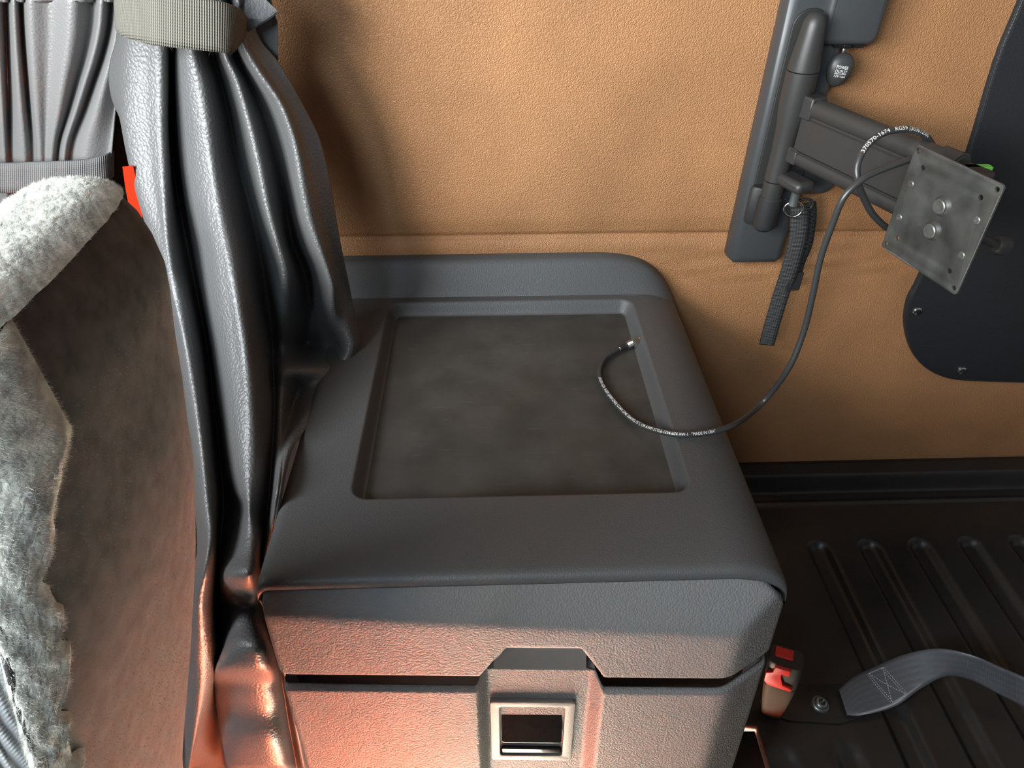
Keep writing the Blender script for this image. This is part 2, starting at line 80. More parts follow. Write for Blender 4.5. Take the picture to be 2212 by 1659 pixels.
WCURTAIN=[
[(-0.5042,-0.064,1.1741),(-0.469,-0.086,1.1772),(-0.4662,-0.064,1.1741),(-0.4436,-0.086,1.1772),(-0.4485,-0.064,1.1741),(-0.428,-0.086,1.1772),(-0.4345,-0.064,1.1741),(-0.4148,-0.086,1.1772),(-0.3988,-0.079,1.1762),(-0.3723,-0.086,1.1771),(-0.3665,-0.064,1.174),(-0.3475,-0.086,1.1771),(-0.3485,-0.064,1.174),(-0.3313,-0.086,1.1771),(-0.3365,-0.064,1.174),(-0.3296,-0.086,1.1771)],
[(-0.5141,-0.0645,1.1513),(-0.4793,-0.0855,1.1549),(-0.4759,-0.0645,1.1513),(-0.4534,-0.0855,1.1548),(-0.4579,-0.0645,1.1512),(-0.4373,-0.0855,1.1548),(-0.4433,-0.0645,1.1512),(-0.4238,-0.0855,1.1548),(-0.4081,-0.0788,1.1536),(-0.3821,-0.0855,1.1547),(-0.3763,-0.0645,1.1511),(-0.3574,-0.0855,1.1547),(-0.3583,-0.0645,1.1511),(-0.3407,-0.0855,1.1547),(-0.3449,-0.0645,1.151),(-0.3379,-0.0855,1.1547)],
[(-0.5242,-0.0649,1.1275),(-0.4899,-0.0851,1.1316),(-0.486,-0.0649,1.1274),(-0.4634,-0.0851,1.1315),(-0.4678,-0.0649,1.1274),(-0.4469,-0.0851,1.1314),(-0.4525,-0.0649,1.1273),(-0.4331,-0.0851,1.1314),(-0.4178,-0.0787,1.13),(-0.3926,-0.0851,1.1313),(-0.3871,-0.0649,1.1271),(-0.3683,-0.0851,1.1312),(-0.3692,-0.0649,1.1271),(-0.351,-0.0851,1.1312),(-0.3539,-0.0649,1.127),(-0.3467,-0.0851,1.1312)],
[(-0.5332,-0.0654,1.1026),(-0.5006,-0.0846,1.1071),(-0.496,-0.0654,1.1025),(-0.4736,-0.0846,1.107),(-0.4781,-0.0654,1.1024),(-0.4564,-0.0846,1.1069),(-0.4613,-0.0654,1.1024),(-0.4422,-0.0846,1.1069),(-0.4288,-0.0785,1.1054),(-0.4059,-0.0846,1.1067),(-0.4019,-0.0654,1.1021),(-0.3834,-0.0846,1.1067),(-0.3845,-0.0654,1.1021),(-0.3651,-0.0846,1.1066),(-0.3652,-0.0654,1.102),(-0.3574,-0.0846,1.1066)],
[(-0.5417,-0.066,1.0766),(-0.5116,-0.084,1.0814),(-0.5063,-0.066,1.0764),(-0.4842,-0.084,1.0813),(-0.4887,-0.066,1.0763),(-0.4662,-0.084,1.0812),(-0.4701,-0.066,1.0763),(-0.4515,-0.084,1.0811),(-0.4409,-0.0783,1.0795),(-0.4216,-0.084,1.081),(-0.4197,-0.066,1.076),(-0.4019,-0.084,1.0809),(-0.4034,-0.066,1.0759),(-0.3824,-0.084,1.0808),(-0.3786,-0.066,1.0758),(-0.3698,-0.084,1.0807)],
[(-0.5506,-0.0672,1.0496),(-0.5239,-0.0828,1.0543),(-0.5167,-0.0672,1.0493),(-0.4957,-0.0828,1.0541),(-0.4995,-0.0672,1.0492),(-0.4767,-0.0828,1.054),(-0.4788,-0.0672,1.0491),(-0.4616,-0.0828,1.0539),(-0.4536,-0.0778,1.0523),(-0.4382,-0.0828,1.0537),(-0.4381,-0.0672,1.0488),(-0.4216,-0.0828,1.0536),(-0.4228,-0.0672,1.0487),(-0.4004,-0.0828,1.0535),(-0.3914,-0.0672,1.0486),(-0.3825,-0.0828,1.0534)],
[(-0.5594,-0.0693,1.0215),(-0.5374,-0.0807,1.0254),(-0.527,-0.0693,1.0213),(-0.5084,-0.0807,1.0251),(-0.5103,-0.0693,1.0211),(-0.4882,-0.0807,1.025),(-0.4871,-0.0693,1.021),(-0.4725,-0.0807,1.0249),(-0.467,-0.0771,1.0236),(-0.4565,-0.0807,1.0247),(-0.4573,-0.0693,1.0207),(-0.4434,-0.0807,1.0246),(-0.4432,-0.0693,1.0206),(-0.4201,-0.0807,1.0245),(-0.4041,-0.0693,1.0203),(-0.3961,-0.0807,1.0243)],
[(-0.5665,-0.07,0.9993),(-0.547,-0.0799,1.0029),(-0.5357,-0.07,0.9991),(-0.518,-0.0799,1.0027),(-0.519,-0.07,0.9989),(-0.4976,-0.0799,1.0025),(-0.4955,-0.07,0.9987),(-0.4816,-0.0799,1.0024),(-0.4773,-0.0768,1.0011),(-0.4685,-0.0799,1.0023),(-0.4689,-0.07,0.9985),(-0.4558,-0.0799,1.0022),(-0.4551,-0.07,0.9984),(-0.4329,-0.0799,1.002),(-0.4155,-0.07,0.998),(-0.4071,-0.0799,1.0017)],
[(-0.5711,-0.07,0.9812),(-0.5522,-0.0799,0.9851),(-0.5428,-0.07,0.981),(-0.5254,-0.0799,0.9848),(-0.5252,-0.07,0.9808),(-0.5059,-0.0799,0.9847),(-0.5042,-0.07,0.9806),(-0.4894,-0.0799,0.9845),(-0.4858,-0.0768,0.9832),(-0.4766,-0.0799,0.9844),(-0.4763,-0.07,0.9803),(-0.4628,-0.0799,0.9842),(-0.4616,-0.07,0.9802),(-0.4415,-0.0799,0.984),(-0.4298,-0.07,0.9799),(-0.4199,-0.0799,0.9838)],
[(-0.5769,-0.07,0.9626),(-0.5583,-0.0799,0.9667),(-0.5507,-0.07,0.9623),(-0.5334,-0.0799,0.9664),(-0.5315,-0.07,0.9621),(-0.5145,-0.0799,0.9662),(-0.5133,-0.07,0.9619),(-0.4975,-0.0799,0.9661),(-0.4941,-0.0768,0.9647),(-0.4845,-0.0799,0.9659),(-0.4839,-0.07,0.9616),(-0.4695,-0.0799,0.9658),(-0.4676,-0.07,0.9615),(-0.4494,-0.0799,0.9656),(-0.4427,-0.07,0.9612),(-0.4318,-0.0799,0.9654)],
[(-0.5925,-0.0676,0.9311),(-0.5708,-0.0824,0.9378),(-0.5669,-0.0676,0.9308),(-0.5453,-0.0824,0.9375),(-0.5455,-0.0676,0.9305),(-0.525,-0.0824,0.9373),(-0.527,-0.0676,0.9303),(-0.5076,-0.0824,0.9371),(-0.5047,-0.0777,0.9348),(-0.4937,-0.0824,0.9369),(-0.496,-0.0676,0.9299),(-0.4772,-0.0824,0.9367),(-0.4777,-0.0676,0.9297),(-0.4579,-0.0824,0.9365),(-0.4543,-0.0676,0.9294),(-0.44,-0.0824,0.9363)],
[(-0.6139,-0.0648,0.8885),(-0.5881,-0.0852,0.899),(-0.589,-0.0648,0.8882),(-0.5614,-0.0852,0.8986),(-0.5646,-0.0648,0.8878),(-0.5372,-0.0852,0.8983),(-0.5431,-0.0648,0.8875),(-0.5194,-0.0852,0.8981),(-0.5163,-0.0787,0.8946),(-0.503,-0.0852,0.8978),(-0.5081,-0.0648,0.8871),(-0.4852,-0.0852,0.8976),(-0.4891,-0.0648,0.8868),(-0.4662,-0.0852,0.8973),(-0.4673,-0.0648,0.8865),(-0.448,-0.0852,0.8971)],
[(-0.638,-0.064,0.8375),(-0.6113,-0.086,0.8503),(-0.6141,-0.064,0.8371),(-0.5832,-0.086,0.8499),(-0.5862,-0.064,0.8367),(-0.5539,-0.086,0.8494),(-0.5605,-0.064,0.8363),(-0.5354,-0.086,0.8491),(-0.5307,-0.079,0.8448),(-0.5158,-0.086,0.8488),(-0.5207,-0.064,0.8356),(-0.4962,-0.086,0.8485),(-0.501,-0.064,0.8353),(-0.4776,-0.086,0.8482),(-0.4813,-0.064,0.835),(-0.459,-0.086,0.8479)]]
CABLE_DROP=[(0.4086,-0.205,1.049),(0.3804,-0.225,1.0512),(0.3503,-0.235,1.0456),(0.3313,-0.242,1.0393),(0.3184,-0.245,1.0234),(0.3159,-0.245,0.9954),(0.3153,-0.245,0.9618),(0.3178,-0.248,0.9223),(0.3186,-0.252,0.8805),(0.3117,-0.258,0.8385),(0.3003,-0.2474,0.782),(0.2454,-0.3053,0.803),(0.2035,-0.3182,0.8045),(0.1749,-0.3109,0.801),(0.151,-0.2825,0.7905),(0.1322,-0.2429,0.789),(0.1235,-0.2038,0.789),(0.1328,-0.1713,0.789),(0.1531,-0.1511,0.7895)]
CONNECTOR=[(0.1531,-0.1511,0.7895),(0.1637,-0.1441,0.7905),(0.1706,-0.1402,0.791),(0.1748,-0.1386,0.7915),(0.1818,-0.1346,0.792)]
CABLE_LOOP=[(0.4274,-0.185,1.0414),(0.4075,-0.195,1.0583),(0.3936,-0.2,1.0661),(0.3744,-0.205,1.0708),(0.3538,-0.21,1.0685),(0.3402,-0.215,1.0583),(0.3342,-0.222,1.044),(0.337,-0.228,1.0304),(0.3497,-0.226,1.0128),(0.3664,-0.222,0.995),(0.3904,-0.215,0.9773),(0.4129,-0.205,0.967)]
BELT_UP=[(0.4352,-0.4002,0.428),(0.4598,-0.3859,0.432),(0.4918,-0.3761,0.44),(0.5261,-0.3718,0.46),(0.5541,-0.3799,0.485),(0.5862,-0.3924,0.49),(0.6195,-0.403,0.48),(0.6493,-0.4118,0.47),(0.6879,-0.4301,0.46)]
BELT_LO=[(0.4324,-0.4324,0.428),(0.4492,-0.4344,0.431),(0.4925,-0.4268,0.434),(0.5301,-0.4105,0.446),(0.5597,-0.4036,0.462),(0.5918,-0.4079,0.457),(0.6215,-0.423,0.45),(0.6495,-0.4346,0.44),(0.6865,-0.4554,0.43)]
ANCHOR=[(0.3323,-0.4234,0.4215),(0.3607,-0.4346,0.4215),(0.4224,-0.4405,0.4215),(0.453,-0.4329,0.4215),(0.4715,-0.4219,0.4215),(0.4518,-0.3913,0.4215),(0.3558,-0.3883,0.4215)]
STRAP_C=[(0.3714,-0.06,0.9292),(0.3767,-0.058,0.9102),(0.383,-0.055,0.8825),(0.3866,-0.05,0.8404),(0.3876,-0.045,0.7954),(0.3889,-0.042,0.7485),(0.3907,-0.04,0.7115)]
STRAP_B=[(0.3849,-0.05,0.9304),(0.3909,-0.05,0.9111),(0.3978,-0.048,0.8723),(0.3965,-0.046,0.8447),(0.3991,-0.044,0.8195)]
PANEL=[(0.5636,0,1.1644),(0.571,0,1.1384),(0.5719,0,1.0778),(0.586,0,0.9655),(0.5905,0,0.8583),(0.5928,0,0.7943),(0.5909,0,0.7641),(0.6009,0,0.7244),(0.6267,-0,0.6779),(0.6619,-0,0.642),(0.7074,0,0.6201),(0.7621,0,0.6133),(0.8404,0,0.6087),(0.9862,0,0.6007)]
PANEL_RIV=[(0.6213,0,0.7377),(0.7336,-0,0.6278)]
TIE_TOP=[(-0.3218,-0.135,1.1614),(-0.2999,-0.165,1.1757),(-0.2663,-0.185,1.1776),(-0.2398,-0.19,1.1751),(-0.2168,-0.185,1.1709),(-0.2085,-0.17,1.1642),(-0.2113,-0.14,1.1512)]
TIE_BOT=[(-0.3276,-0.135,1.1406),(-0.3097,-0.165,1.141),(-0.2788,-0.185,1.1388),(-0.251,-0.19,1.137),(-0.2268,-0.185,1.1333),(-0.2197,-0.172,1.1298),(-0.2163,-0.14,1.1353)]
WTIE_TOP=[(-0.5342,-0.105,1.01),(-0.5066,-0.105,1.0088),(-0.478,-0.105,1.0095),(-0.4494,-0.105,1.0102),(-0.4235,-0.1,1.0095),(-0.406,-0.09,1.0105),(-0.4055,-0.07,1.0081)]
WTIE_BOT=[(-0.5499,-0.105,0.9775),(-0.5213,-0.105,0.9766),(-0.4924,-0.105,0.9763),(-0.463,-0.105,0.9771),(-0.4352,-0.1,0.9793),(-0.4151,-0.09,0.9817),(-0.4156,-0.07,0.9797)]
REDTAG=[(-0.347,-0.172,1.0297),(-0.3368,-0.172,1.0305),(-0.3406,-0.172,0.9996),(-0.3457,-0.172,0.9777),(-0.3565,-0.172,0.9778),(-0.3519,-0.172,1.0068)]
FLAP=[(-0.2156,-0.13,1.1693),(-0.199,-0.125,1.1684),(-0.1946,-0.125,1.1612),(-0.1863,-0.125,1.1524),(-0.1966,-0.13,1.1467),(-0.2134,-0.135,1.1391),(-0.2153,-0.135,1.1484)]
FLAP2=[(-0.2198,-0.11,1.166),(-0.1951,-0.11,1.166),(-0.1924,-0.11,1.1397),(-0.2018,-0.105,1.0984),(-0.2124,-0.105,1.1026),(-0.2196,-0.11,1.132)]

# ---------------------------------------------------------------- materials
def nt(name):
    m = bpy.data.materials.new(name); m.use_nodes = True
    t = m.node_tree; return m, t, t.nodes['Principled BSDF']
def N(t, typ, **kw):
    n = t.nodes.new(typ)
    for k, v in kw.items():
        if k in n.inputs: n.inputs[k].default_value = v
        else: setattr(n, k, v)
    return n
def mat(name, col, rough=.5, metal=0, spec=.5, var=0, vscale=30, grain=0, gscale=400, gdist=.0005, smudge=0, coat=0, weave=None, sheen=0, scratch=0, stretch=(1, 1, 1)):
    m, t, b = nt(name); L = t.links.new
    b.inputs['Base Color'].default_value = (*col, 1); b.inputs['Roughness'].default_value = rough
    b.inputs['Metallic'].default_value = metal; b.inputs['Specular IOR Level'].default_value = spec
    if coat: b.inputs['Coat Weight'].default_value = coat; b.inputs['Coat Roughness'].default_value = .25
    if sheen: b.inputs['Sheen Weight'].default_value = sheen; b.inputs['Sheen Roughness'].default_value = .5
    tc = N(t, 'ShaderNodeTexCoord'); mp = N(t, 'ShaderNodeMapping'); mp.inputs['Scale'].default_value = stretch
    L(tc.outputs['Object'], mp.inputs[0])
    if var:
        n = N(t, 'ShaderNodeTexNoise', Scale=vscale, Detail=5.0); L(mp.outputs[0], n.inputs['Vector'])
        r = N(t, 'ShaderNodeMapRange'); r.inputs[1].default_value = .3; r.inputs[2].default_value = .7; r.inputs[3].default_value = 1-var; r.inputs[4].default_value = 1+var
        L(n.outputs[0], r.inputs[0])
        mx = N(t, 'ShaderNodeMix', data_type='RGBA', blend_type='MULTIPLY'); mx.inputs[0].default_value = 1; mx.inputs[6].default_value = (*col, 1)
        L(r.outputs[0], mx.inputs[7]); L(mx.outputs[2], b.inputs['Base Color'])
        src = mx.outputs[2]
    if smudge:
        n = N(t, 'ShaderNodeTexNoise', Scale=14.0, Detail=6.0); L(mp.outputs[0], n.inputs['Vector'])
        r = N(t, 'ShaderNodeMapRange'); r.inputs[1].default_value = .35; r.inputs[2].default_value = .7; r.inputs[3].default_value = rough-smudge; r.inputs[4].default_value = rough+smudge
        L(n.outputs[0], r.inputs[0]); L(r.outputs[0], b.inputs['Roughness'])
    if scratch:
        ms = N(t, 'ShaderNodeMapping'); ms.inputs['Scale'].default_value = (22, 240, 60); ms.inputs['Rotation'].default_value = (0, 0, .06); L(tc.outputs['Object'], ms.inputs[0])
        n = N(t, 'ShaderNodeTexNoise', Scale=1.6, Detail=3.0); L(ms.outputs[0], n.inputs['Vector'])
        r = N(t, 'ShaderNodeMapRange'); r.inputs[1].default_value = .66; r.inputs[2].default_value = .74; r.inputs[3].default_value = 0; r.inputs[4].default_value = scratch
        L(n.outputs[0], r.inputs[0])
        mx2 = N(t, 'ShaderNodeMix', data_type='RGBA'); L(r.outputs[0], mx2.inputs[0]); mx2.inputs[7].default_value = (.16, .145, .12, 1)
        if var: L(src, mx2.inputs[6])
        else: mx2.inputs[6].default_value = (*col, 1)
        L(mx2.outputs[2], b.inputs['Base Color'])
    bump = None
    if grain:
        nz = N(t, 'ShaderNodeTexNoise', Scale=gscale*.35, Detail=0.0); L(mp.outputs[0], nz.inputs['Vector'])
        ad = N(t, 'ShaderNodeMix', data_type='VECTOR'); ad.inputs[0].default_value = .0025
        L(mp.outputs[0], ad.inputs[4]); L(nz.outputs['Color'], ad.inputs[5])
        v = N(t, 'ShaderNodeTexVoronoi', feature='F1'); v.inputs['Scale'].default_value = gscale; L(ad.outputs[1], v.inputs['Vector'])
        r = N(t, 'ShaderNodeMapRange', interpolation_type='SMOOTHSTEP'); r.inputs[1].default_value = .85; r.inputs[2].default_value = .2; L(v.outputs[0], r.inputs[0])
        bump = N(t, 'ShaderNodeBump'); bump.inputs['Strength'].default_value = grain; bump.inputs['Distance'].default_value = gdist
        L(r.outputs[0], bump.inputs['Height']); L(bump.outputs[0], b.inputs['Normal'])
    if weave:
        uv = N(t, 'ShaderNodeUVMap')
        ms = N(t, 'ShaderNodeMapping'); ms.inputs['Scale'].default_value = (weave[0], weave[1], 1); L(uv.outputs[0], ms.inputs[0])
        ck = N(t, 'ShaderNodeTexWave', wave_type='BANDS', bands_direction='X'); ck.inputs['Scale'].default_value = 1; L(ms.outputs[0], ck.inputs['Vector'])
        ck2 = N(t, 'ShaderNodeTexWave', wave_type='BANDS', bands_direction='Y'); ck2.inputs['Scale'].default_value = 1; L(ms.outputs[0], ck2.inputs['Vector'])
        mu = N(t, 'ShaderNodeMath', operation='MULTIPLY_ADD'); L(ck.outputs['Fac'], mu.inputs[0]); L(ck2.outputs['Fac'], mu.inputs[1]); mu.inputs[2].default_value = 0
        ad = N(t, 'ShaderNodeMath', operation='ADD'); L(mu.outputs[0], ad.inputs[0]); L(ck.outputs['Fac'], ad.inputs[1])
        bump = N(t, 'ShaderNodeBump'); bump.inputs['Strength'].default_value = weave[2]; bump.inputs['Distance'].default_value = .0006
        L(ad.outputs[0], bump.inputs['Height']); L(bump.outputs[0], b.inputs['Normal'])
        r = N(t, 'ShaderNodeMapRange'); r.inputs[1].default_value = 0; r.inputs[2].default_value = 2; r.inputs[3].default_value = .55; r.inputs[4].default_value = 1.25; L(ad.outputs[0], r.inputs[0])
        mx = N(t, 'ShaderNodeMix', data_type='RGBA', blend_type='MULTIPLY'); mx.inputs[0].default_value = 1; mx.inputs[6].default_value = (*col, 1)
        L(r.outputs[0], mx.inputs[7]); L(mx.outputs[2], b.inputs['Base Color'])
    return m
M = dict(
 wall=mat('tan_leather', (.34, .168, .075), .45, spec=.3, var=.12, vscale=9, grain=.95, gscale=600, gdist=.00045),
 curtain=mat('black_curtain_vinyl', (.085, .085, .085), .44, spec=.62, grain=.45, gscale=370, gdist=.0006),
 wcurtain=mat('grey_curtain_vinyl', (.17, .168, .166), .40, spec=.5, grain=.35, gscale=420, gdist=.0004),
 lid=mat('black_grained_plastic', (.07, .071, .071), .5, spec=.42, grain=.4, gscale=700, gdist=.0003, smudge=.07),
 lidfloor=mat('worn_tray_plastic', (.048, .046, .041), .55, spec=.35, var=.25, vscale=22, smudge=.1, scratch=.22, grain=.12, gscale=900, gdist=.0002),
 front=mat('grey_grained_plastic', (.14, .14, .138), .62, spec=.28, grain=.75, gscale=520, gdist=.0004),
 trimgrey=mat('latch_surround_plastic', (.13, .125, .115), .5, spec=.4, grain=.25, gscale=800, gdist=.0003),
 gloss=mat('gloss_black_plastic', (.012, .012, .012), .16, spec=.3, var=.2, smudge=.08),
 dark=mat('dark_plastic', (.022, .022, .021), .45, spec=.45),
 rail=mat('slate_black_plastic', (.045, .049, .052), .38, spec=.5, smudge=.06),
 metalblk=mat('black_powder_coat', (.03, .03, .029), .42, spec=.5, grain=.15, gscale=1500, gdist=.0002),
 rubber=mat('black_rubber', (.02, .02, .02), .55, spec=.4),
 plate=mat('scuffed_black_steel', (.06, .061, .056), .42, metal=.35, spec=.5, var=.45, vscale=38, smudge=.1),
 steel=mat('worn_steel', (.17, .17, .16), .42, metal=.7, var=.2, vscale=200),
 chrome=mat('nickel', (.72, .70, .66), .2, metal=1),
 brass=mat('brass', (.75, .52, .28), .25, metal=1),
 cable=mat('black_cable_jacket', (.035, .035, .035), .32, spec=.5),
 print=mat('white_print', (.78, .78, .76), .6),
 strap=mat('black_webbing', (.05, .05, .05), .55, weave=(160, 110, 1)),
 tie=mat('grey_webbing_tie', (.21, .20, .168), .85, weave=(170, 130, 1), spec=.2),
 wtie=mat('grey_webbing_band', (.20, .20, .20), .7, weave=(150, 150, .8), spec=.3),
 belt=mat('seat_belt_webbing', (.11, .118, .13), .33, spec=.65, weave=(420, 42, .5)),
 stitch=mat('pale_thread', (.35, .36, .38), .6),
 red=mat('red_plastic', (.55, .022, .018), .35),
 redtag=mat('red_ribbon', (.62, .035, .008), .9, spec=.08, weave=(250, 250, .6)),
 panel=mat('black_leather', (.018, .019, .021), .42, spec=.45, grain=.35, gscale=480, gdist=.0004),
 velour=mat('black_velour', (.085, .08, .076), .9, spec=.1, var=.35, vscale=90, grain=.12, gscale=1500, gdist=.0004, sheen=.12),
 fleece=mat('pale_fleece', (.60, .61, .56), .95, spec=.05, var=.35, vscale=120, grain=.35, gscale=300, gdist=.0015, sheen=.4),
 knit=mat('grey_knit_fabric', (.42, .45, .47), .9, spec=.1, weave=(110, 150, 1)),
 tray=mat('bunk_black_plastic', (.017, .016, .015), .34, spec=.5, smudge=.08, var=.1),
 pin=mat('grey_steel', (.25, .27, .27), .35, metal=.8),
 buckle=mat('brown_black_plastic', (.055, .05, .04), .5, spec=.06),
 capm=mat('cap_black_rubber', (.035, .035, .035), .42, spec=.5),
 floor=mat('dark_floor', (.035, .03, .027), .8, var=.2),
 lining=mat('grey_cab_lining', (.20, .19, .18), .85, var=.05),
 reflector=mat('red_reflector', (.88, .13, .03), .9, spec=.1, var=.12, vscale=25),  # surface of the added red heap, tints the bounced light
 pillar=mat('charcoal_lining', (.03, .028, .026), .95, spec=.05, var=.1),
 cream=mat('cream_reflector', (.25, .275, .25), .9, spec=.1),  # surface of the added pale heap, bounces neutral light
 lint=mat('grey_lint', (.28, .26, .24), .9),
 green=mat('green_sticker', (.12, .42, .05), .5),
 amber=mat('amber_knob', (.25, .06, .03), .35),
)

# ---------------------------------------------------------------- mesh helpers
def link(name, me, m, parent=None):
    o = bpy.data.objects.new(name, me); C.objects.link(o)
    if m: me.materials.append(M[m] if isinstance(m, str) else m)
    if parent: attach(o, parent)
    return o
def attach(o, parent):
    mw = o.matrix_world.copy(); o.parent = parent
    # every mesh keeps world coordinates; only an Empty parent carries an offset
    o.matrix_parent_inverse = Matrix.Translation(parent.location).inverted() if parent.type == 'EMPTY' else Matrix.Identity(4)
def thing(name, label, cat, loc, group=None):
    o = bpy.data.objects.new(name, None); C.objects.link(o); o.location = loc; o.empty_display_size = .03
    o['label'] = label; o['category'] = cat
    if group: o['group'] = group
    return o
def tag(o, label, cat, group=None):
    o['label'] = label; o['category'] = cat
    if group: o['group'] = group
    return o
def mesh(name, V, Fc, m, parent=None, smooth=True, uv=None, recalc=True, angle=None):
    me = bpy.data.meshes.new(name); me.from_pydata([tuple(v) for v in V], [], Fc)
    if uv:
        l = me.uv_layers.new(name='UVMap')
        for lp in me.loops: l.data[lp.index].uv = uv[lp.vertex_index]
    if recalc:
        bm = bmesh.new(); bm.from_mesh(me); bmesh.ops.recalc_face_normals(bm, faces=bm.faces); bm.to_mesh(me); bm.free()
    me.update()
    if smooth: me.shade_smooth()
    if angle: me.set_sharp_from_angle(angle=math.radians(angle))
    return link(name, me, m, parent)
def cr(p0, p1, p2, p3, t):
    return .5*((2*p1)+(p2-p0)*t+(2*p0-5*p1+4*p2-p3)*t*t+(3*p1-p0-3*p2+p3)*t**3)
def spline(pts, n):
    P = [Vector(p) for p in pts]; out = []
    for i in range(len(P)-1):
        a, b, c, d = P[max(i-1, 0)], P[i], P[i+1], P[min(i+2, len(P)-1)]
        for k in range(n): out.append(cr(a, b, c, d, k/n))
    out.append(P[-1]); return out
def refine(G, nu, nv):
    R = [spline(r, nu) for r in G]
    cols = [spline([r[i] for r in R], nv) for i in range(len(R[0]))]
    return [[cols[i][j] for i in range(len(cols))] for j in range(len(cols[0]))]
def gridfaces(nr, nc, closed=False):
    F_ = []
    for j in range(nr-1):
        for i in range(nc if closed else nc-1):
            i2 = (i+1) % nc
            F_.append((j*nc+i, j*nc+i2, (j+1)*nc+i2, (j+1)*nc+i))
    return F_
def gridmesh(name, G, m, parent=None, closed=False, uv=None, **k):
    V = [p for r in G for p in r]
    return mesh(name, V, gridfaces(len(G), len(G[0]), closed), m, parent, uv=uv, **k)
def solid(o, th, off=-1):
    md = o.modifiers.new('thickness', 'SOLIDIFY'); md.thickness = th; md.offset = off; return o
def bevel(o, wd, seg=2, ang=40):
    md = o.modifiers.new('bevel', 'BEVEL'); md.width = wd; md.segments = seg; md.limit_method = 'ANGLE'; md.angle_limit = math.radians(ang); return o
def tube(name, pts, r, m, parent=None, seg=12, sub=1, up=Vector((.13, .2, .97))):
    P = spline(pts, sub) if sub > 1 else [Vector(p) for p in pts]
    V, F_ = [], []
    rr = r if callable(r) else (lambda t: r)
    a = None
    for i, p in enumerate(P):
        T = (P[min(i+1, len(P)-1)]-P[max(i-1, 0)]).normalized()
        if a is None: a = T.cross(up) if abs(T.dot(up)) < .97 else T.cross(Vector((1, 0, 0)))
        a = (a-T*a.dot(T)).normalized(); b = T.cross(a)
        for k in range(seg):
            q = 2*PI*k/seg; V.append(p+(a*math.cos(q)+b*math.sin(q))*rr(i/(len(P)-1)))
    F_ = gridfaces(len(P), seg, True); n = len(P)
    F_ += [tuple(range(seg-1, -1, -1)), tuple((n-1)*seg+k for k in range(seg))]
    return mesh(name, V, F_, m, parent, angle=50)
def lathe(name, prof, m, parent=None, o=(0, 0, 0), axis=(0, 0, 1), seg=28, angle=35, sc=(1, 1)):
    A = Vector(axis).normalized(); a = A.orthogonal().normalized()
    if abs(A.z) > .9: a = Vector((1, 0, 0)); a = (a-A*a.dot(A)).normalized()
    b = A.cross(a); O = Vector(o); V = []
    for r, h in prof:
        for k in range(seg):
            q = 2*PI*k/seg; V.append(O+A*h+(a*math.cos(q)*sc[0]+b*math.sin(q)*sc[1])*max(r, 1e-5))
    F_ = gridfaces(len(prof), seg, True)
    n = len(prof); F_ += [tuple(range(seg-1, -1, -1)), tuple((n-1)*seg+k for k in range(seg))]
    return mesh(name, V, F_, m, parent, angle=angle)
def strip(name, A, B, m, parent=None, sub=8, th=.0015, cross=3, bow=0):
    A, B = spline(A, sub), spline(B, sub); G = []; uv = []; s = 0
    for i in range(len(A)):
        if i: s += ((A[i]+B[i])/2-(A[i-1]+B[i-1])/2).length
        wd = (A[i]-B[i]).length; row = []
        for k in range(cross+1):
            row.append(A[i].lerp(B[i], k/cross)); uv.append((s, wd*k/cross))
        G.append(row)
    return solid(gridmesh(name, G, m, parent, uv=uv), th, 0)
def rrect(x0, x1, z0, z1, r, n=5):
    out = []
    rs = r if isinstance(r, (list, tuple)) else [r]*4
    for (cx, cz, a, q) in ((x1, z0, -90, 0), (x1, z1, 0, 1), (x0, z1, 90, 2), (x0, z0, 180, 3)):
        rr = rs[q]; ox = cx-rr if cx == x1 else cx+rr; oz = cz-rr if cz == z1 else cz+rr
        for k in range(n+1):
            t = math.radians(a+90*k/n); out.append((ox+rr*math.cos(t), oz+rr*math.sin(t)))
    return out
def circ(cx, cy, r, n=16): return [(cx+r*math.cos(2*PI*k/n), cy+r*math.sin(2*PI*k/n)) for k in range(n)]
def plate2d(name, outer, holes, th, m, parent, O, ex, ey, bev=.0008, bres=2, angle=35):
    """flat outline (with holes) given thickness; back face at O, rises along ex x ey"""
    cu = bpy.data.curves.new(name, 'CURVE'); cu.dimensions = '2D'; cu.fill_mode = 'BOTH'
    for loop in [outer]+list(holes):
        s = cu.splines.new('POLY'); s.points.add(len(loop)-1); s.use_cyclic_u = True
        for p, q in zip(s.points, loop): p.co = (q[0], q[1], 0, 1)
    cu.extrude = max(th/2-bev, 0); cu.bevel_depth = bev; cu.bevel_resolution = bres; cu.offset = -bev
    ob = bpy.data.objects.new('tmp', cu); C.objects.link(ob)
    dg = bpy.context.evaluated_depsgraph_get(); dg.update()
    me = bpy.data.meshes.new_from_object(ob.evaluated_get(dg)); bpy.data.objects.remove(ob); bpy.data.curves.remove(cu)
    ex, ey, O = Vector(ex), Vector(ey), Vector(O); ez = ex.cross(ey).normalized()
    for v in me.vertices: v.co = O+ex*v.co.x+ey*v.co.y+ez*(v.co.z+th/2)
    bm = bmesh.new(); bm.from_mesh(me); bmesh.ops.remove_doubles(bm, verts=bm.verts, dist=1e-5); bmesh.ops.recalc_face_normals(bm, faces=bm.faces); bm.to_mesh(me); bm.free()
    me.name = name; me.materials.clear(); me.shade_smooth(); me.set_sharp_from_angle(angle=math.radians(angle))
    return link(name, me, m, parent)
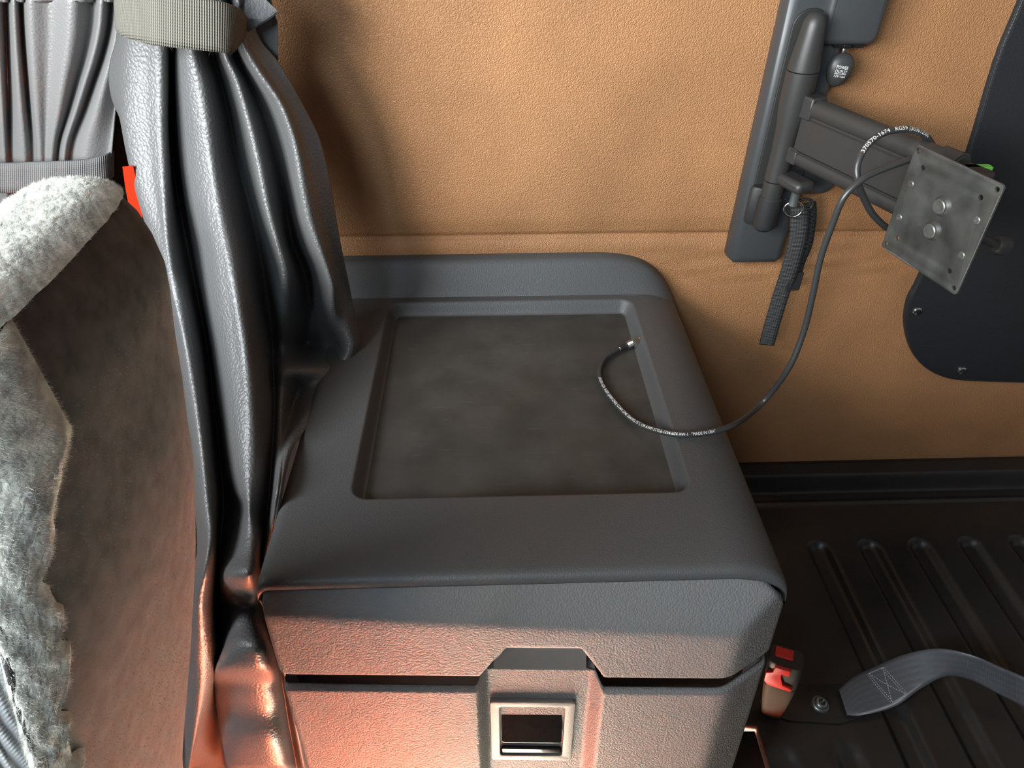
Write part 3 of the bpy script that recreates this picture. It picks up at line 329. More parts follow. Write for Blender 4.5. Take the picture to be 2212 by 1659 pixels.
def box(name, lo, hi, m, parent=None, bev=0, seg=2):
    (x0, y0, z0), (x1, y1, z1) = lo, hi
    V = [(x0, y0, z0), (x1, y0, z0), (x1, y1, z0), (x0, y1, z0), (x0, y0, z1), (x1, y0, z1), (x1, y1, z1), (x0, y1, z1)]
    o = mesh(name, V, [(3, 2, 1, 0), (4, 5, 6, 7), (0, 1, 5, 4), (1, 2, 6, 5), (2, 3, 7, 6), (3, 0, 4, 7)], m, parent, smooth=bool(bev), angle=40 if bev else None)
    if bev: bevel(o, bev, seg)
    return o
def text_mesh(body, size):
    cu = bpy.data.curves.new('txt', 'FONT'); cu.body = body; cu.size = size; cu.align_x = 'LEFT'; cu.resolution_u = 2
    ob = bpy.data.objects.new('txt', cu); C.objects.link(ob)
    dg = bpy.context.evaluated_depsgraph_get(); dg.update()
    me = bpy.data.meshes.new_from_object(ob.evaluated_get(dg)); bpy.data.objects.remove(ob); bpy.data.curves.remove(cu)
    bm = bmesh.new(); bm.from_mesh(me); bm.faces.ensure_lookup_table()
    for k in range(1, 9):                                    # extra edges so that strokes can bend round a surface
        bmesh.ops.bisect_plane(bm, geom=bm.verts[:]+bm.edges[:]+bm.faces[:], plane_co=(0, size*(k*.11-.16), 0), plane_no=(0, 1, 0))
    bm.to_mesh(me); bm.free()
    V = [tuple(v.co) for v in me.vertices]; Fs = [tuple(p.vertices) for p in me.polygons]; bpy.data.meshes.remove(me)
    return V, Fs
def ss(a, b, x):
    t = min(max((x-a)/(b-a), 0), 1); return t*t*(3-2*t)

# ================================================================ the cab
def structure(o): o['kind'] = 'structure'; return o
structure(box('floor', (-1.1, -2.6, -.04), (1.5, .05, 0), 'floor'))
structure(box('ceiling', (-1.1, -1.2, 1.9), (1.5, .05, 1.94), 'lining'))
structure(box('wall_left', (-.74, -.42, 0), (-.70, .05, 1.9), 'lining'))
structure(box('trim_1', (-.70, -.03, 0), (-.295, .03, 1.9), 'pillar', None, .012))
structure(box('light_blocker', (-.36, -1.35, 0), (1.3, -1.05, 1.20), 'pillar', None, .05, 4))  # unseen box added to keep windscreen light off drawers and lower wall
structure(box('light_blocker_end', (-1.0, -1.35, 0), (-.36, -1.05, 1.06), 'pillar', None, .05, 4))  # lower left part of the added blocker, lets light reach the seat front
structure(box('wall_right', (1.42, -1.2, 0), (1.46, .05, 1.9), 'lining'))
# rear wall: padded tan leather in two panels meeting at a seam, soft puckers below it
def wall_y(x, z):
    zs = .8645-.002*x
    d = z-zs
    y = 0
    y += .0055*math.exp(-(d/.0035)**2)                      # seam groove
    if d > 0: y -= .004*ss(0, .03, d)
    else: y -= .003*ss(0, .02, -d)*(1-.0)
    if d < 0:
        a = math.exp(-((x-.40)/.16)**2)*math.exp(-((d+.045)/.03)**2)
        y += .0011*a*math.sin((d*170+x*24))+.0006*a*math.sin(d*260-x*50)
        y -= .0035*math.exp(-((d+.012)/.009)**2)*math.exp(-((x-.05)/.25)**2)*.25
    y += .0012*math.sin(x*7+z*4)*math.sin(z*6-x*2)
    return y
xs = [-.30+i*1.72/150 for i in range(151)]
zs = sorted(set([round(i*.02, 4) for i in range(0, 96)]+[round(.78+i*.003, 4) for i in range(45)]))
G = [[Vector((x, wall_y(x, z), z)) for x in xs] for z in zs]
wb = structure(solid(gridmesh('wall_back', G, 'wall'), .02, 1)); wb.data.flip_normals() if wb.data.polygons[0].normal.y > 0 else None
wb.modifiers['thickness'].offset = -1

# ================================================================ storage cabinet
cab = thing('storage_cabinet', 'black plastic storage cabinet with recessed tray lid and latched drawer fronts', 'cabinet', (.025, -.25, 0))
def ztop_sec(x):                                             # lid cross-section, waterfall on the right side
    z = .8
    if x > .196: t = min((x-.196)/.058, 1); z -= .036*(1-math.sqrt(max(1-t*t, 0)))*1.0
    if x < -.188: t = min((-.188-x)/.012, 1); z -= .014*(1-math.sqrt(max(1-t*t, 0)))
    return z
def sd_rrect(x, y, x0, x1, y0, y1, r):
    cx, cy = (x0+x1)/2, (y0+y1)/2; qx = abs(x-cx)-(x1-x0)/2+r; qy = abs(y-cy)-(y1-y0)/2+r
    return math.hypot(max(qx, 0), max(qy, 0))+min(max(qx, qy), 0)-r
RX0, RX1, RY0, RY1 = -.135, .186, -.392, -.053
def lid_z(x, y):
    z = ztop_sec(x); d = -sd_rrect(x, y, RX0, RX1, RY0, RY1, .018)
    return z-.016*ss(0, .011, d)
def lin(a, b, n): return [a+(b-a)*i/n for i in range(n+1)]
X = sorted(set(round(v, 5) for v in lin(-.2, -.186, 6)+lin(-.186, -.138, 6)+lin(-.138, -.112, 22)+lin(-.112, .16, 26)+lin(.16, .19, 26)+lin(.19, .254, 26)))
Yl = sorted(set(round(v, 5) for v in lin(-.470, -.396, 8)+lin(-.396, -.37, 22)+lin(-.37, -.08, 28)+lin(-.08, -.05, 26)+lin(-.05, -.040, 3)))
rows = []
for dy, dz in ((-.003, -.014), (-.0085, -.0125), (-.0095, -.009), (-.0085, -.004), (-.005, -.001)):
    rows.append([Vector((x, -.470+dy-.0, ztop_sec(x)+dz)) for x in X])
for y in Yl: rows.append([Vector((x, y, lid_z(x, y))) for x in X])
for r in rows:                                                # turned-down rim on both sides
    r.insert(0, r[0]+Vector((.002, 0, -.010))); r.append(r[-1]+Vector((0, 0, -.012))); r.append(r[-2]+Vector((-.006, 0, -.013)))
nc = len(rows[0]); faces_lid, faces_tray = [], []
V = [p for r in rows for p in r]
for f in gridfaces(len(rows), nc):
    c = sum((V[i] for i in f), Vector())/4
    (faces_tray if (-sd_rrect(c.x, c.y, RX0, RX1, RY0, RY1, .018) > .0115) else faces_lid).append(f)
def submesh(name, V, Fs, m, parent, **k):
    idx = {}; nv = []; nf = []
    for f in Fs:
        t = []
        for i in f:
            if i not in idx: idx[i] = len(nv); nv.append(V[i])
            t.append(idx[i])
        nf.append(tuple(t))
    return mesh(name, nv, nf, m, parent, **k)
def upnormals(o):
    if sum(p.normal.z*p.area for p in o.data.polygons) < 0: o.data.flip_normals()
lid = submesh('lid', V, faces_lid, 'lid', cab); upnormals(lid)
tray = submesh('tray_floor', V, faces_tray, 'lidfloor', cab); upnormals(tray)
# upstand behind the lid
rows = []
prof = [(-.044, -.002), (-.0425, .0006), (-.0405, .003), (-.038, .008), (-.028, .026), (-.022, .0365), (-.019, .0405), (-.015, .0425), (-.002, .0425)]
def up_h(x):
    if x < .13: return 1
    t = min((x-.13)/.124, 1); return max(1-t**2.6, 0)*.999
Xu = lin(-.235, .13, 12)+lin(.13, .254, 34)[1:]
for (y, h) in prof:
    rows.append([Vector((x, -.044+(y+.044)*(1 if up_h(x) > .3 else 1), (.8 if x < 0 else ztop_sec(x))+h*up_h(x)-.0006)) for x in Xu])
o = gridmesh('upstand', rows, 'lid', cab); upnormals(o)
for p in ():
    pass
# carcass
V = []; out = rrect(-.194, .248, .02, .79, [.002, .045, .004, .002], 8)
box('carcass', (-.193, -.462, .02), (.246, -.004, .742), 'dark', cab)
box('carcass_top', (-.190, -.462, .742), (.205, -.004, .776), 'dark', cab)
# drawer fronts: sloping face, upper chamfer, right-hand chamfer
def front_y(x, z):
    k = .0415*(.208-x)
    a = -.474-.92*(.790-z)
    b = -.51-.125*(.751-z)+k
    c = b+(x-.206)*.62
    e = b+(-.172-x)*.55
    v = [a, b, c]
    s = .0022
    mx = max(v); return mx+s*math.log(sum(math.exp((q-mx)/s) for q in v))
def edge_round(d, r): return 0 if d >= r else r-math.sqrt(max(r*r-(r-max(d, 0))**2, 0))
def drawer(name, x0, x1, ztop, zbot, feature, nz, m):
    Xd = sorted(set(round(v, 5) for v in lin(x0, x0+.014, 10)+lin(x0+.014, -.03, 20)+lin(-.03, .01, 26)+lin(.01, .06, 16)+lin(.06, .105, 28)+lin(.105, .19, 14)+lin(.19, x1-.012, 16)+lin(x1-.012, x1, 10)))
    rows = []
    ts = sorted(set(round(v, 5) for v in lin(0, .08, 8)+lin(.08, .92, nz)+lin(.92, 1, 8)))
    for t in ts:
        row = []
        for x in Xd:
            zt, zb = ztop(x), zbot(x); z = zb+(zt-zb)*t
            y = front_y(x, z)+feature(x, z)
            y += edge_round(min(zt-z, z-zb), .004)+edge_round(min(x-x0, x1-x), .006)
            row.append(Vector((x, y, z)))
        rows.append(row)
    # skirt going back
    rows.insert(0, [p+Vector((0, .022, .001)) for p in rows[0]]); rows.append([p+Vector((0, .003, -.003)) for p in rows[-1]]); rows.append([p+Vector((0, .004, -.03)) for p in rows[-1]])
    for r in rows: r.insert(0, r[0]+Vector((.001, .03, 0))); r.append(r[-1]+Vector((-.001, .03, 0)))
    o = gridmesh(name, rows, m, cab)
    if sum(p.normal.y*p.area for p in o.data.polygons) > 0: o.data.flip_normals()
    return o
def sec_r(x, top, r=.05, drop=.040):
    if x > .251-r: t = min((x-(.251-r))/r, 1); return top-drop*(1-math.sqrt(max(1-t*t, 0)))
    return top
def low_r(x, zb, r=.012):
    if x < -.196+r: t = min((-.196+r-x)/r, 1); return zb+r*.8*(1-math.sqrt(max(1-t*t, 0)))
    return zb
def notch(x, z):                                              # finger scoop above the latch
    t = (z-.691)/(.733-.691)
    xl = -.018+.026*max(t, 0); xr = .096-.024*max(t, 0)
    d = min(x-xl, xr-x, .7325-z)
    return .030*ss(0, .005, d)
ud = drawer('drawer_front', -.196, .2535, lambda x: sec_r(x, .7895), lambda x: low_r(x, .691), notch, 30, 'front')
def latchpan(x, z):
    d = min(x+.021, .097-x)
    top = ss(.655, .668, z)
    return .016*ss(0, .013, d)
ld = drawer('drawer_front', -.196, .2535, lambda x: .673+.016*ss(-.021, -.009, x)*ss(.098, .085, x), lambda x: low_r(x, .40), latchpan, 60, 'front')
# dark strip put in for the shade of the gap between the drawer fronts
box('gap_shade', (-.195, -.474, .60), (.232, -.455, .74), 'rubber', cab)
# finger grip inside the scoop
G = []
for (dy, z) in ((.026, .722), (.018, .7195), (.004, .7005), (.003, .6985), (.005, .697), (.026, .698)):
    G.append([Vector((x, front_y(x, .70)+dy+.0, z-.0)) for x in (lin(-.0035 if z > .70 else -.0095, .079 if z > .7 else .087, 12))])
o = gridmesh('finger_grip', G, 'trimgrey', cab, angle=30)
# latch
def fp(x, z, d): return Vector((x, front_y(.0, z)+.016+d, z))
y0 = front_y(.03, .585)+.016; dyz = .18
ey = Vector((0, .125, 1)).normalized(); ex = Vector((1, -.0415, 0)).normalized()
lat = plate2d('latch_frame', rrect(-.008, .074, -.047, .052, .004), [rrect(.0015, .064, -.038, .044, .003)], .005, 'trimgrey', cab, (0, front_y(0, .585)+.0165, .585), ex, ey, .001)
plate2d('latch_paddle', rrect(.003, .0625, -.012, .0425, .003), [], .006, 'gloss', cab, (0, front_y(0, .585)+.0165, .585), ex, Vector((0, .36, 1)).normalized(), .001)
plate2d('latch_pocket', rrect(.001, .0645, -.0385, .0445, .002), [], .003, 'gloss', cab, (0, front_y(0, .585)+.0195, .585), ex, ey, .0004)
plate2d('latch_lip', rrect(.003, .0625, -.037, -.028, .002), [], .0055, 'gloss', cab, (0, front_y(0, .585)+.0185, .585), ex, ey, .001)

# ================================================================ bunk base
bunk = thing('bunk_base', 'black moulded plastic bunk base with long grooves beside the cabinet', 'bunk', (.8, -.25, 0))
def bunk_z(x, y):
    z = .42
    # raised rim at the wall, stepping down
    z += .030*ss(-.062, -.045, y)-.012*ss(-.022, -.012, y)
    z += .004*math.exp(-((y+.083)/.004)**2)
    z -= .002*ss(-.150, -.085, y)
    for k in range(-2, 7):
        xc = .499+.0798*k
        if k < 0 and y > -.42: continue
        if abs(x-xc) > .03: continue
        ye = -.158 if k >= 0 else -.46
        if k == 0 and y < -.36: pass
        dx = (x-xc); dd = abs(dx)
        dyy = max(y-(ye-.02), 0)
        r = math.hypot(dx, dyy) if dyy > 0 else dd
        z -= (.010 if k >= 0 else .006)*(1-ss(.007, .021, r))
    return z
Xb = lin(.252, 1.35, 330); Yb = sorted(set(round(v, 5) for v in lin(-.75, -.2, 60)+lin(-.2, -.13, 34)+lin(-.13, -.09, 8)+lin(-.09, -.004, 40)))
G = [[Vector((x if y > -.432 else max(x, .32), y, bunk_z(x if y > -.432 else max(x, .32), y))) for x in Xb] for y in Yb]
G.insert(0, [p+Vector((0, 0, -.40)) for p in G[0]])
for r in G: r.insert(0, r[0]+Vector((0, 0, -.03 if r[0].y > -.432 else -.015)))
o = gridmesh('bunk_tray', G, 'tray', bunk); upnormals(o)
box('bunk_box', (.46, -.70, .02), (1.34, -.01, .385), 'rubber', bunk)
an = plate2d('anchor_plate', [(p[0], p[1]) for p in ANCHOR], [], .004, 'tray', bunk, (0, 0, .4195), (1, 0, 0), (0, 1, 0), .0012)
# belt anchor bolt
bolt = lathe('anchor_bolt', [(.0, -.002), (.0112, -.002), (.0112, .0016), (.0104, .0028), (.0086, .0036), (.0076, .0062), (.006, .0076), (.0042, .0078), (.0038, .005), (0, .005)], 'pin', bunk, (.406, -.416, .4235), (.05, -.05, 1))
for k in range(6):
    q = k*PI/3
    lathe('bolt_socket_lobe', [(0, 0), (.0011, 0), (.0011, .0015), (0, .0016)], 'dark', bunk, (.406+.0032*math.cos(q), -.416+.0032*math.sin(q), .4295), seg=8)

# ================================================================ seat belt and buckle on the bunk
BELT_UP += [(.86, -.45, .432), (1.05, -.46, .425)]; BELT_LO += [(.84, -.495, .428), (1.05, -.508, .424)]
belt = strip('seat_belt', BELT_UP, BELT_LO, 'belt', None, sub=10, th=.0018, cross=8)
tag(belt, 'dark grey seat belt webbing with stitched end looping over the bunk base', 'seat belt')
A_, B_ = spline(BELT_UP, 10), spline(BELT_LO, 10)
def on_belt(t, c, lift=.0016):
    i = min(int(t*10), len(A_)-2); f = t*10-i; a = A_[i].lerp(A_[i+1], f); b = B_[i].lerp(B_[i+1], f)
    n = (A_[i+1]-A_[i]).cross(b-a).normalized(); n = -n if n.z < 0 else n
    return a.lerp(b, c)+n*lift
segs = [((1.55, .1), (1.95, .9)), ((1.62, .1), (2.02, .9)), ((2.1, .1), (2.45, .9)), ((2.17, .1), (2.52, .9)), ((1.6, .1), (2.15, .1)), ((1.98, .9), (2.5, .9)), ((1.62, .1), (2.5, .9)), ((2.15, .1), (1.98, .9))]
V, Fs = [], []
for (p, q) in segs:
    n = 14
    for k in range(n):
        t0, t1 = k/n, (k+.62)/n
        a = on_belt(p[0]+(q[0]-p[0])*t0, p[1]+(q[1]-p[1])*t0); b = on_belt(p[0]+(q[0]-p[0])*t1, p[1]+(q[1]-p[1])*t1)
        d = (b-a).normalized(); s = d.cross(Vector((0, 0, 1))).normalized()*.0006; u = Vector((0, 0, .0005)); i = len(V)
        V += [a-s, a+s, b+s, b-s, (a+b)/2-s*.5+u, (a+b)/2+s*.5+u]; Fs += [(i, i+1, i+5, i+4), (i+3, i+4, i+5, i+2), (i, i+4, i+3), (i+1, i+2, i+5)]
o = mesh('stitching', V, Fs, 'stitch', belt); o['kind'] = 'stuff'
bk = thing('belt_buckle', 'seat belt buckle with red release button beside the cabinet side', 'buckle', (.345, -.42, .42))
BO = Vector((.3415, -.424, .422)); up = Vector((-.06, .09, 1)).normalized(); rt = Vector((.86, -.40, 0)); rt = (rt-up*rt.dot(up)).normalized(); fw = up.cross(rt)
def ringpts(h, a, b, n=24, e=4.5):
    L = []
    for k in range(n):
        q = 2*PI*k/n; c, s = math.cos(q), math.sin(q)
        L.append(BO+up*h+rt*(a*math.copysign(abs(c)**(2/e), c))+fw*(b*math.copysign(abs(s)**(2/e), s)))
    return L
G = [ringpts(0, .011, .006), ringpts(.004, .0125, .008), ringpts(.03, .0150, .0105), ringpts(.058, .0175, .013), ringpts(.071, .0185, .0140), ringpts(.073, .0180, .0135)]
gridmesh('buckle_housing', G, 'buckle', bk, closed=True)
G = [ringpts(.073, .0175, .013), ringpts(.075, .0185, .014), ringpts(.113, .0190, .0145), ringpts(.116, .0180, .0135)]
gridmesh('buckle_head', G, 'dark', bk, closed=True, angle=40); mesh('buckle_top', G[-1], [tuple(range(24))], 'dark', bk)
plate2d('release_button', [(-.019, -.010), (-.014, -.0165), (.012, -.0165), (.012, -.011), (.002, -.008), (-.002, .004), (-.002, .010), (.006, .010), (.006, .021), (-.011, .021), (-.012, .010), (-.019, .006)], [], .005, 'red', bk, BO+up*.0945-fw*.0125, rt, up, .0012)
plate2d('button_top', rrect(-.013, .007, -.004, .010, .002), [], .003, 'red', bk, BO+up*.1155, rt, fw, .0008)

# ================================================================ TV mount
tv = thing('monitor_mount', 'black folding monitor arm with scuffed square plate on wall rail', 'monitor mount', (.345, -.02, .84))
EX, EZ = (1, 0, 0), (0, 0, 1)     # ex x ez = -y : plates rise towards the cab
plate2d('rail_cover', [(.3125, .842), (.322, .834), (.378, .834), (.385, .842), (.385, 1.30), (.3125, 1.30)], [], .034, 'rail', tv, (0, .004, 0), EX, EZ, .012, 3, 60)
plate2d('outlet_box', rrect(.352, .4135, 1.103, 1.30, [.010, .004, .004, .006]), [], .046, 'rail', tv, (0, .004, 0), EX, EZ, .006, 3)
plate2d('rail_web', [(.375, 1.07), (.384, 1.07), (.385, 1.095), (.391, 1.108), (.402, 1.118), (.402, 1.30), (.375, 1.30)], [], .024, 'rail', tv, (0, .004, 0), EX, EZ, .004, 2)
plate2d('pole_slot', rrect(.322, .360, .893, 1.137, .0185, 8), [], .004, 'dark', tv, (0, -.0285, 0), EX, EZ, .001)
PX, PY = .3375, -.05
lathe('pole_sleeve', [(0, 1.1375), (.003, 1.1373), (.006, 1.1362), (.0085, 1.134), (.0105, 1.1305), (.0118, 1.126), (.0127, 1.118), (.0165, 1.083), (.0165, 1.0815)][::-1], 'metalblk', tv, (PX, PY, 0), seg=32)
lathe('pole', [(0, .96), (.0125, .96), (.0125, .995), (.0135, 1.02), (.0165, 1.045), (.0168, 1.0805), (0, 1.0805)], 'metalblk', tv, (PX, PY, 0), seg=32)
lathe('pole_foot', [(0, .93), (.0115, .93), (.012, .932), (.012, .9585), (0, .9585)], 'metalblk', tv, (PX, PY, 0))
lathe('rubber_sleeve', [(0, .895), (.008, .896), (.0125, .900), (.0138, .906), (.0138, .938), (.0125, .9395), (0, .9395)], 'rubber', tv, (PX, PY, 0))
lathe('rubber_pad', [(0, .0), (.014, .0), (.016, .003), (.016, .044), (.014, .047), (0, .048)], 'rubber', tv, (PX-.004, PY+.012, .900), sc=(1.1, .6))
# arm: horizontal, folded out towards the cab
AD = Vector((.373, -.928, 0)).normalized(); AN = Vector((-AD.y, AD.x, 0))*-1     # AN faces left towards the cabinet side
A0 = Vector((.349, -.062, 0))
def ap(s, n, z): return A0+AD*s+AN*n+Vector((0, 0, z))
def armbox(name, s0, s1, n0, n1, z0, z1, m, par, bev=.001):
    V = [ap(s, n, z) for z in (z0, z1) for (s, n) in ((s0, n0), (s1, n0), (s1, n1), (s0, n1))]
    o = mesh(name, V, [(3, 2, 1, 0), (4, 5, 6, 7), (0, 1, 5, 4), (1, 2, 6, 5), (2, 3, 7, 6), (3, 0, 4, 7)], m, par, angle=40)
    return bevel(o, bev, 2)
tube('upper_tube', [ap(.005, 0, 1.0475), ap(.19, 0, 1.0475)], .0105, 'metalblk', tv, 24)
tube('lower_tube', [ap(.0, 0, .9935), ap(.19, 0, .9935)], .0095, 'metalblk', tv, 24)
armbox('arm_panel', .0, .19, -.006, .0075, .999, 1.043, 'metalblk', tv, .0015)
armbox('upper_bracket', -.014, .014, -.010, .0105, 1.036, 1.0595, 'metalblk', tv, .002)
armbox('lower_bracket', -.014, .010, -.009, .0105, .986, 1.0035, 'metalblk', tv, .002)
armbox('panel_groove', .0, .188, .005, .0105, 1.0005, 1.0025, 'dark', tv, .0004)
armbox('panel_groove', .0, .188, .005, .0085, 1.0365, 1.038, 'dark', tv, .0004)
tube('end_collar', [ap(.168, 0, 1.0475), ap(.188, 0, 1.0475)], .0125, 'metalblk', tv, 24)
tube('end_collar', [ap(.172, 0, .9935), ap(.19, 0, .9935)], .0115, 'metalblk', tv, 24)
armbox('tilt_head', .182, .216, -.012, .012, .985, 1.052, 'metalblk', tv, .004)
armbox('plate_stub', .195, .225, .010, .034, 1.00, 1.04, 'dark', tv, .003)
armbox('hinge_lug', -.02, .030, -.012, .0135, .958, .972, 'metalblk', tv, .005)
box('green_marker', (.418, -.248, 1.044), (.442, -.240, 1.052), 'green', tv, .0008)
lathe('tilt_knob', [(0, 0), (.007, 0), (.0095, .004), (.0095, .012), (.007, .015), (0, .015)], 'dark', tv, (.478, -.246, .976), (.9, .1, -.2))
tube('knob_shaft', [(.425, -.246, .995), (.482, -.246, .975)], .004, 'dark', tv, 12)
lathe('lock_pin', [(0, .0), (.0055, .0), (.005, .014), (.0052, .0145), (.0052, .028), (0, .028)], 'pin', tv, (.3585, -.068, .936))
plate2d('wall_bracket', rrect(.372, .425, .930, .985, [.015, .006, .006, .012], 6), [], .032, 'rail', tv, (0, .003, 0), EX, EZ, .008, 3)
# plate
PC = Vector((.3868, -.2824, 1.0202)); pe = Vector((.2718, -.9625, -.0116)).normalized(); pu = Vector((-.0532, -.027, .9982)); pu = (pu-pe*pu.dot(pe)).normalized()
# pe x pu must face left/front
pn = pe.cross(pu)
plate_ex = pe if pn.x < 0 else pe
W2, H2 = .0459, .0500
holes = [circ(sx*.0413, sz*.045, .0021) for sx in (-1, 1) for sz in (-1, 1)]+[circ(sx*.031, sz*.0338, .0022) for sx in (-1, 1) for sz in (-1, 1)]
mp = plate2d('mounting_plate', rrect(-W2, W2, -H2, H2, .003), holes, .0025, 'plate', tv, PC, pe, pu, .0005, 1)
def onp(u, v, h=.0025): return PC+pe*u+pu*v+pn*h
for (u, v) in ((-.0368, .0168), (-.0368, -.0155), (.036, .0166), (.036, -.0157)):
    s = lathe('countersunk_screw', [(.0033, -.0012), (.0032, .0004), (.0026, .0009), (.0018, .0009), (.0016, .0002), (0, .0002)], 'steel', mp, onp(u, v), pn, 18)
for (u, v) in ((.0013, .0131), (.0012, -.0098)):
    lathe('domed_boss', [(.0092, -.0002), (.0082, .0012), (.0068, .0024), (.0066, .0026)], 'plate', mp, onp(u, v), pn, 28)
    lathe('bolt_head', [(.0064, .0020), (.0064, .0040), (.0056, .0046), (.0, .0043)], 'steel', mp, onp(u, v), pn, 28, 25)
# scuffed bare edges
rim = [(-W2+.003, H2), (-.02, H2-.0006), (.01, H2), (.03, H2-.0004), (W2-.003, H2)]
tube('bare_edge', [onp(u, v-.0004, .0022) for u, v in rim], .0005, 'steel', mp, 6)
tube('bare_edge', [onp(W2-.0003, v, .0022) for v in (H2-.003, .02, -.02, -H2+.004)], .0005, 'steel', mp, 6)
tube('bare_edge', [onp(u, -H2+.0004, .0022) for u in (-W2+.003, -.03, -.015, .002)], lambda t: .0005+.0007*math.sin(t*PI), 'steel', mp, 6)
# power outlet cap hanging on its strap
cap = thing('outlet_cap', 'egg shaped black rubber power outlet cap hanging from the outlet box', 'outlet cap', (.378, -.035, 1.075))
CAPO = Vector((.3815, -.040, 1.0785))
n_, m_ = 28, 18; G = []
cu_ = Vector((.10, 0, 1)).normalized(); cn = Vector((-.10, -.9, .42)).normalized(); cn = (cn-cu_*cn.dot(cu_)).normalized(); cx = cu_.cross(cn)
for j in range(m_+1):
    th = PI*j/m_; zz = math.cos(th); row = []
    for i in range(n_):
        q = 2*PI*i/n_; rx = .0135*math.sin(th)*(1+.20*zz); ry = .0085*math.sin(th)
        row.append(CAPO+cu_*(zz*.0175)+cx*(rx*math.cos(q))+cn*(ry*math.copysign(abs(math.sin(q))**.8, math.sin(q))))
    G.append(row)
gridmesh('cap_body', G, 'capm', cap, closed=True)
strip('cap_strap', [CAPO+Vector((-.0015, .002, .015)), CAPO+Vector((-.001, .004, .031))], [CAPO+Vector((.003, .002, .015)), CAPO+Vector((.0035, .004, .030))], 'pin', cap, 3, .0012, 1)
box('socket_flange', (.370, -.038, 1.100), (.402, -.010, 1.1045), 'gloss', cap, .0006)
box('socket_hinge', (.3785, -.042, 1.1000), (.3865, -.034, 1.104), 'gloss', cap, .0006)
def cap_surface(u, v):
    zz = max(-1, min(1, v/.0175)); st = math.sqrt(1-zz*zz); rx = .0135*st*(1+.20*zz); ry = .0085*st
    c = max(-.999, min(.999, u/rx)); h = ry*(1-c*c)**.4
    return CAPO+cu_*v+cx*u+cn*(h+.0002)
for body, size, v0 in (('POWER', .0046, .0028), ('OUTLET', .0046, -.0014), ('12V-16A', .0036, -.0058)):
    Vt, Ft = text_mesh(body, size); wd = max(p[0] for p in Vt)
    sx = .0126/wd
    mesh('cap_lettering', [cap_surface((p[0]*sx-.0063), p[1]+v0) for p in Vt], Ft, 'print', cap, smooth=False, recalc=False)
tube('cap_lettering_rule', [cap_surface(u, -.0022) for u in lin(-.0063, .0063, 8)], .00022, 'print', cap, 5)

# ================================================================ coax cable
cb = thing('coax_cable', 'thin black coax cable looping from the mounting plate onto the lid', 'cable', CABLE_DROP[12])
tube('cable_jacket', CABLE_DROP, .0031, 'cable', cb, 14, 10)
tube('cable_jacket', CABLE_LOOP, .0031, 'cable', cb, 14, 10)
ct = Vector(CONNECTOR[-1])-Vector(CONNECTOR[0]); ca = ct.normalized(); cO = Vector(CONNECTOR[0]); Lc = ct.length
con = lathe('connector', [(0, -.001), (.0036, 0), (.0036, Lc*.33), (.0041, Lc*.34), (.0041, Lc*.40)], 'rubber', cb, cO, ca, 20)
lathe('connector_ring', [(.0037, 0), (.0040, .0003), (.0037, .0008)], 'chrome', con, cO+ca*.001, ca, 20)
lathe('connector_ring', [(.0042, 0), (.0045, .0003), (.0042, .0008)], 'chrome', con, cO+ca*Lc*.40, ca, 20)
pf = []
for k in range(5): pf += [(.0042, Lc*(.42+.045*k)), (.0047, Lc*(.435+.045*k)), (.0042, Lc*(.455+.045*k))]
lathe('connector_thread', pf, 'chrome', con, cO, ca, 20)
lathe('connector_nut', [(.003, Lc*.64), (.0062, Lc*.65), (.0064, Lc*.70), (.0064, Lc*.86), (.0058, Lc*.90), (.0038, Lc*.92)], 'chrome', con, cO, ca, 6, 20)
lathe('connector_tip', [(.0036, Lc*.90), (.0040, Lc*1.0), (.0028, Lc*1.02), (0, Lc*.98)], 'brass', con, cO, ca, 18)
def cable_text(body, size, pts, s0, s1, out, flip):
    P = spline(pts, 10); acc = [0]
    for a, b in zip(P, P[1:]): acc.append(acc[-1]+(b-a).length)
    Vt, Ft = text_mesh(body, size); wd = max(p[0] for p in Vt); R_ = .00322; nv = []
    # split long glyph edges is unnecessary at this size
    for p in Vt:
        s = s0+(s1-s0)*p[0]/wd
        s = min(max(s, 0), acc[-1]-1e-6); i = max(k for k in range(len(acc)-1) if acc[k] <= s); f = (s-acc[i])/(acc[i+1]-acc[i])
        c = P[i].lerp(P[i+1], f); T = (P[min(i+2, len(P)-1)]-P[max(i-1, 0)]).normalized()
        o = Vector(out); o = (o-T*o.dot(T)).normalized(); b = T.cross(o)*flip
        q = (p[1]-size*.34)/R_
        nv.append(c+(o*math.cos(q)+b*math.sin(q))*R_)
    return mesh('cable_lettering', nv, Ft, 'print', cb, smooth=False, recalc=False)
def arclen_at(pts, idx):
    P = spline(pts, 10); return sum((b-a).length for a, b in zip(P[:idx*10], P[1:idx*10+1]))
VIEW = (-.35, -.62, .70)
LP = CABLE_LOOP[::-1]
cable_text('370570-1674   RG59 (303012500', .0052, LP, arclen_at(LP, 6)-.006, arclen_at(LP, 10)-.006, (-.35, -.72, .6), -1)
DR = CABLE_DROP[::-1]
cable_text('370570-1674  RG59 (303012500) COAX LINE 20AWG 75\u00b0C OR AWM STYLE 1354 60V VW-1   "MADE IN USA"', .0046, DR, arclen_at(DR, 2)+.003, arclen_at(DR, 6)+.021, (-.1, -.62, .78), -1)

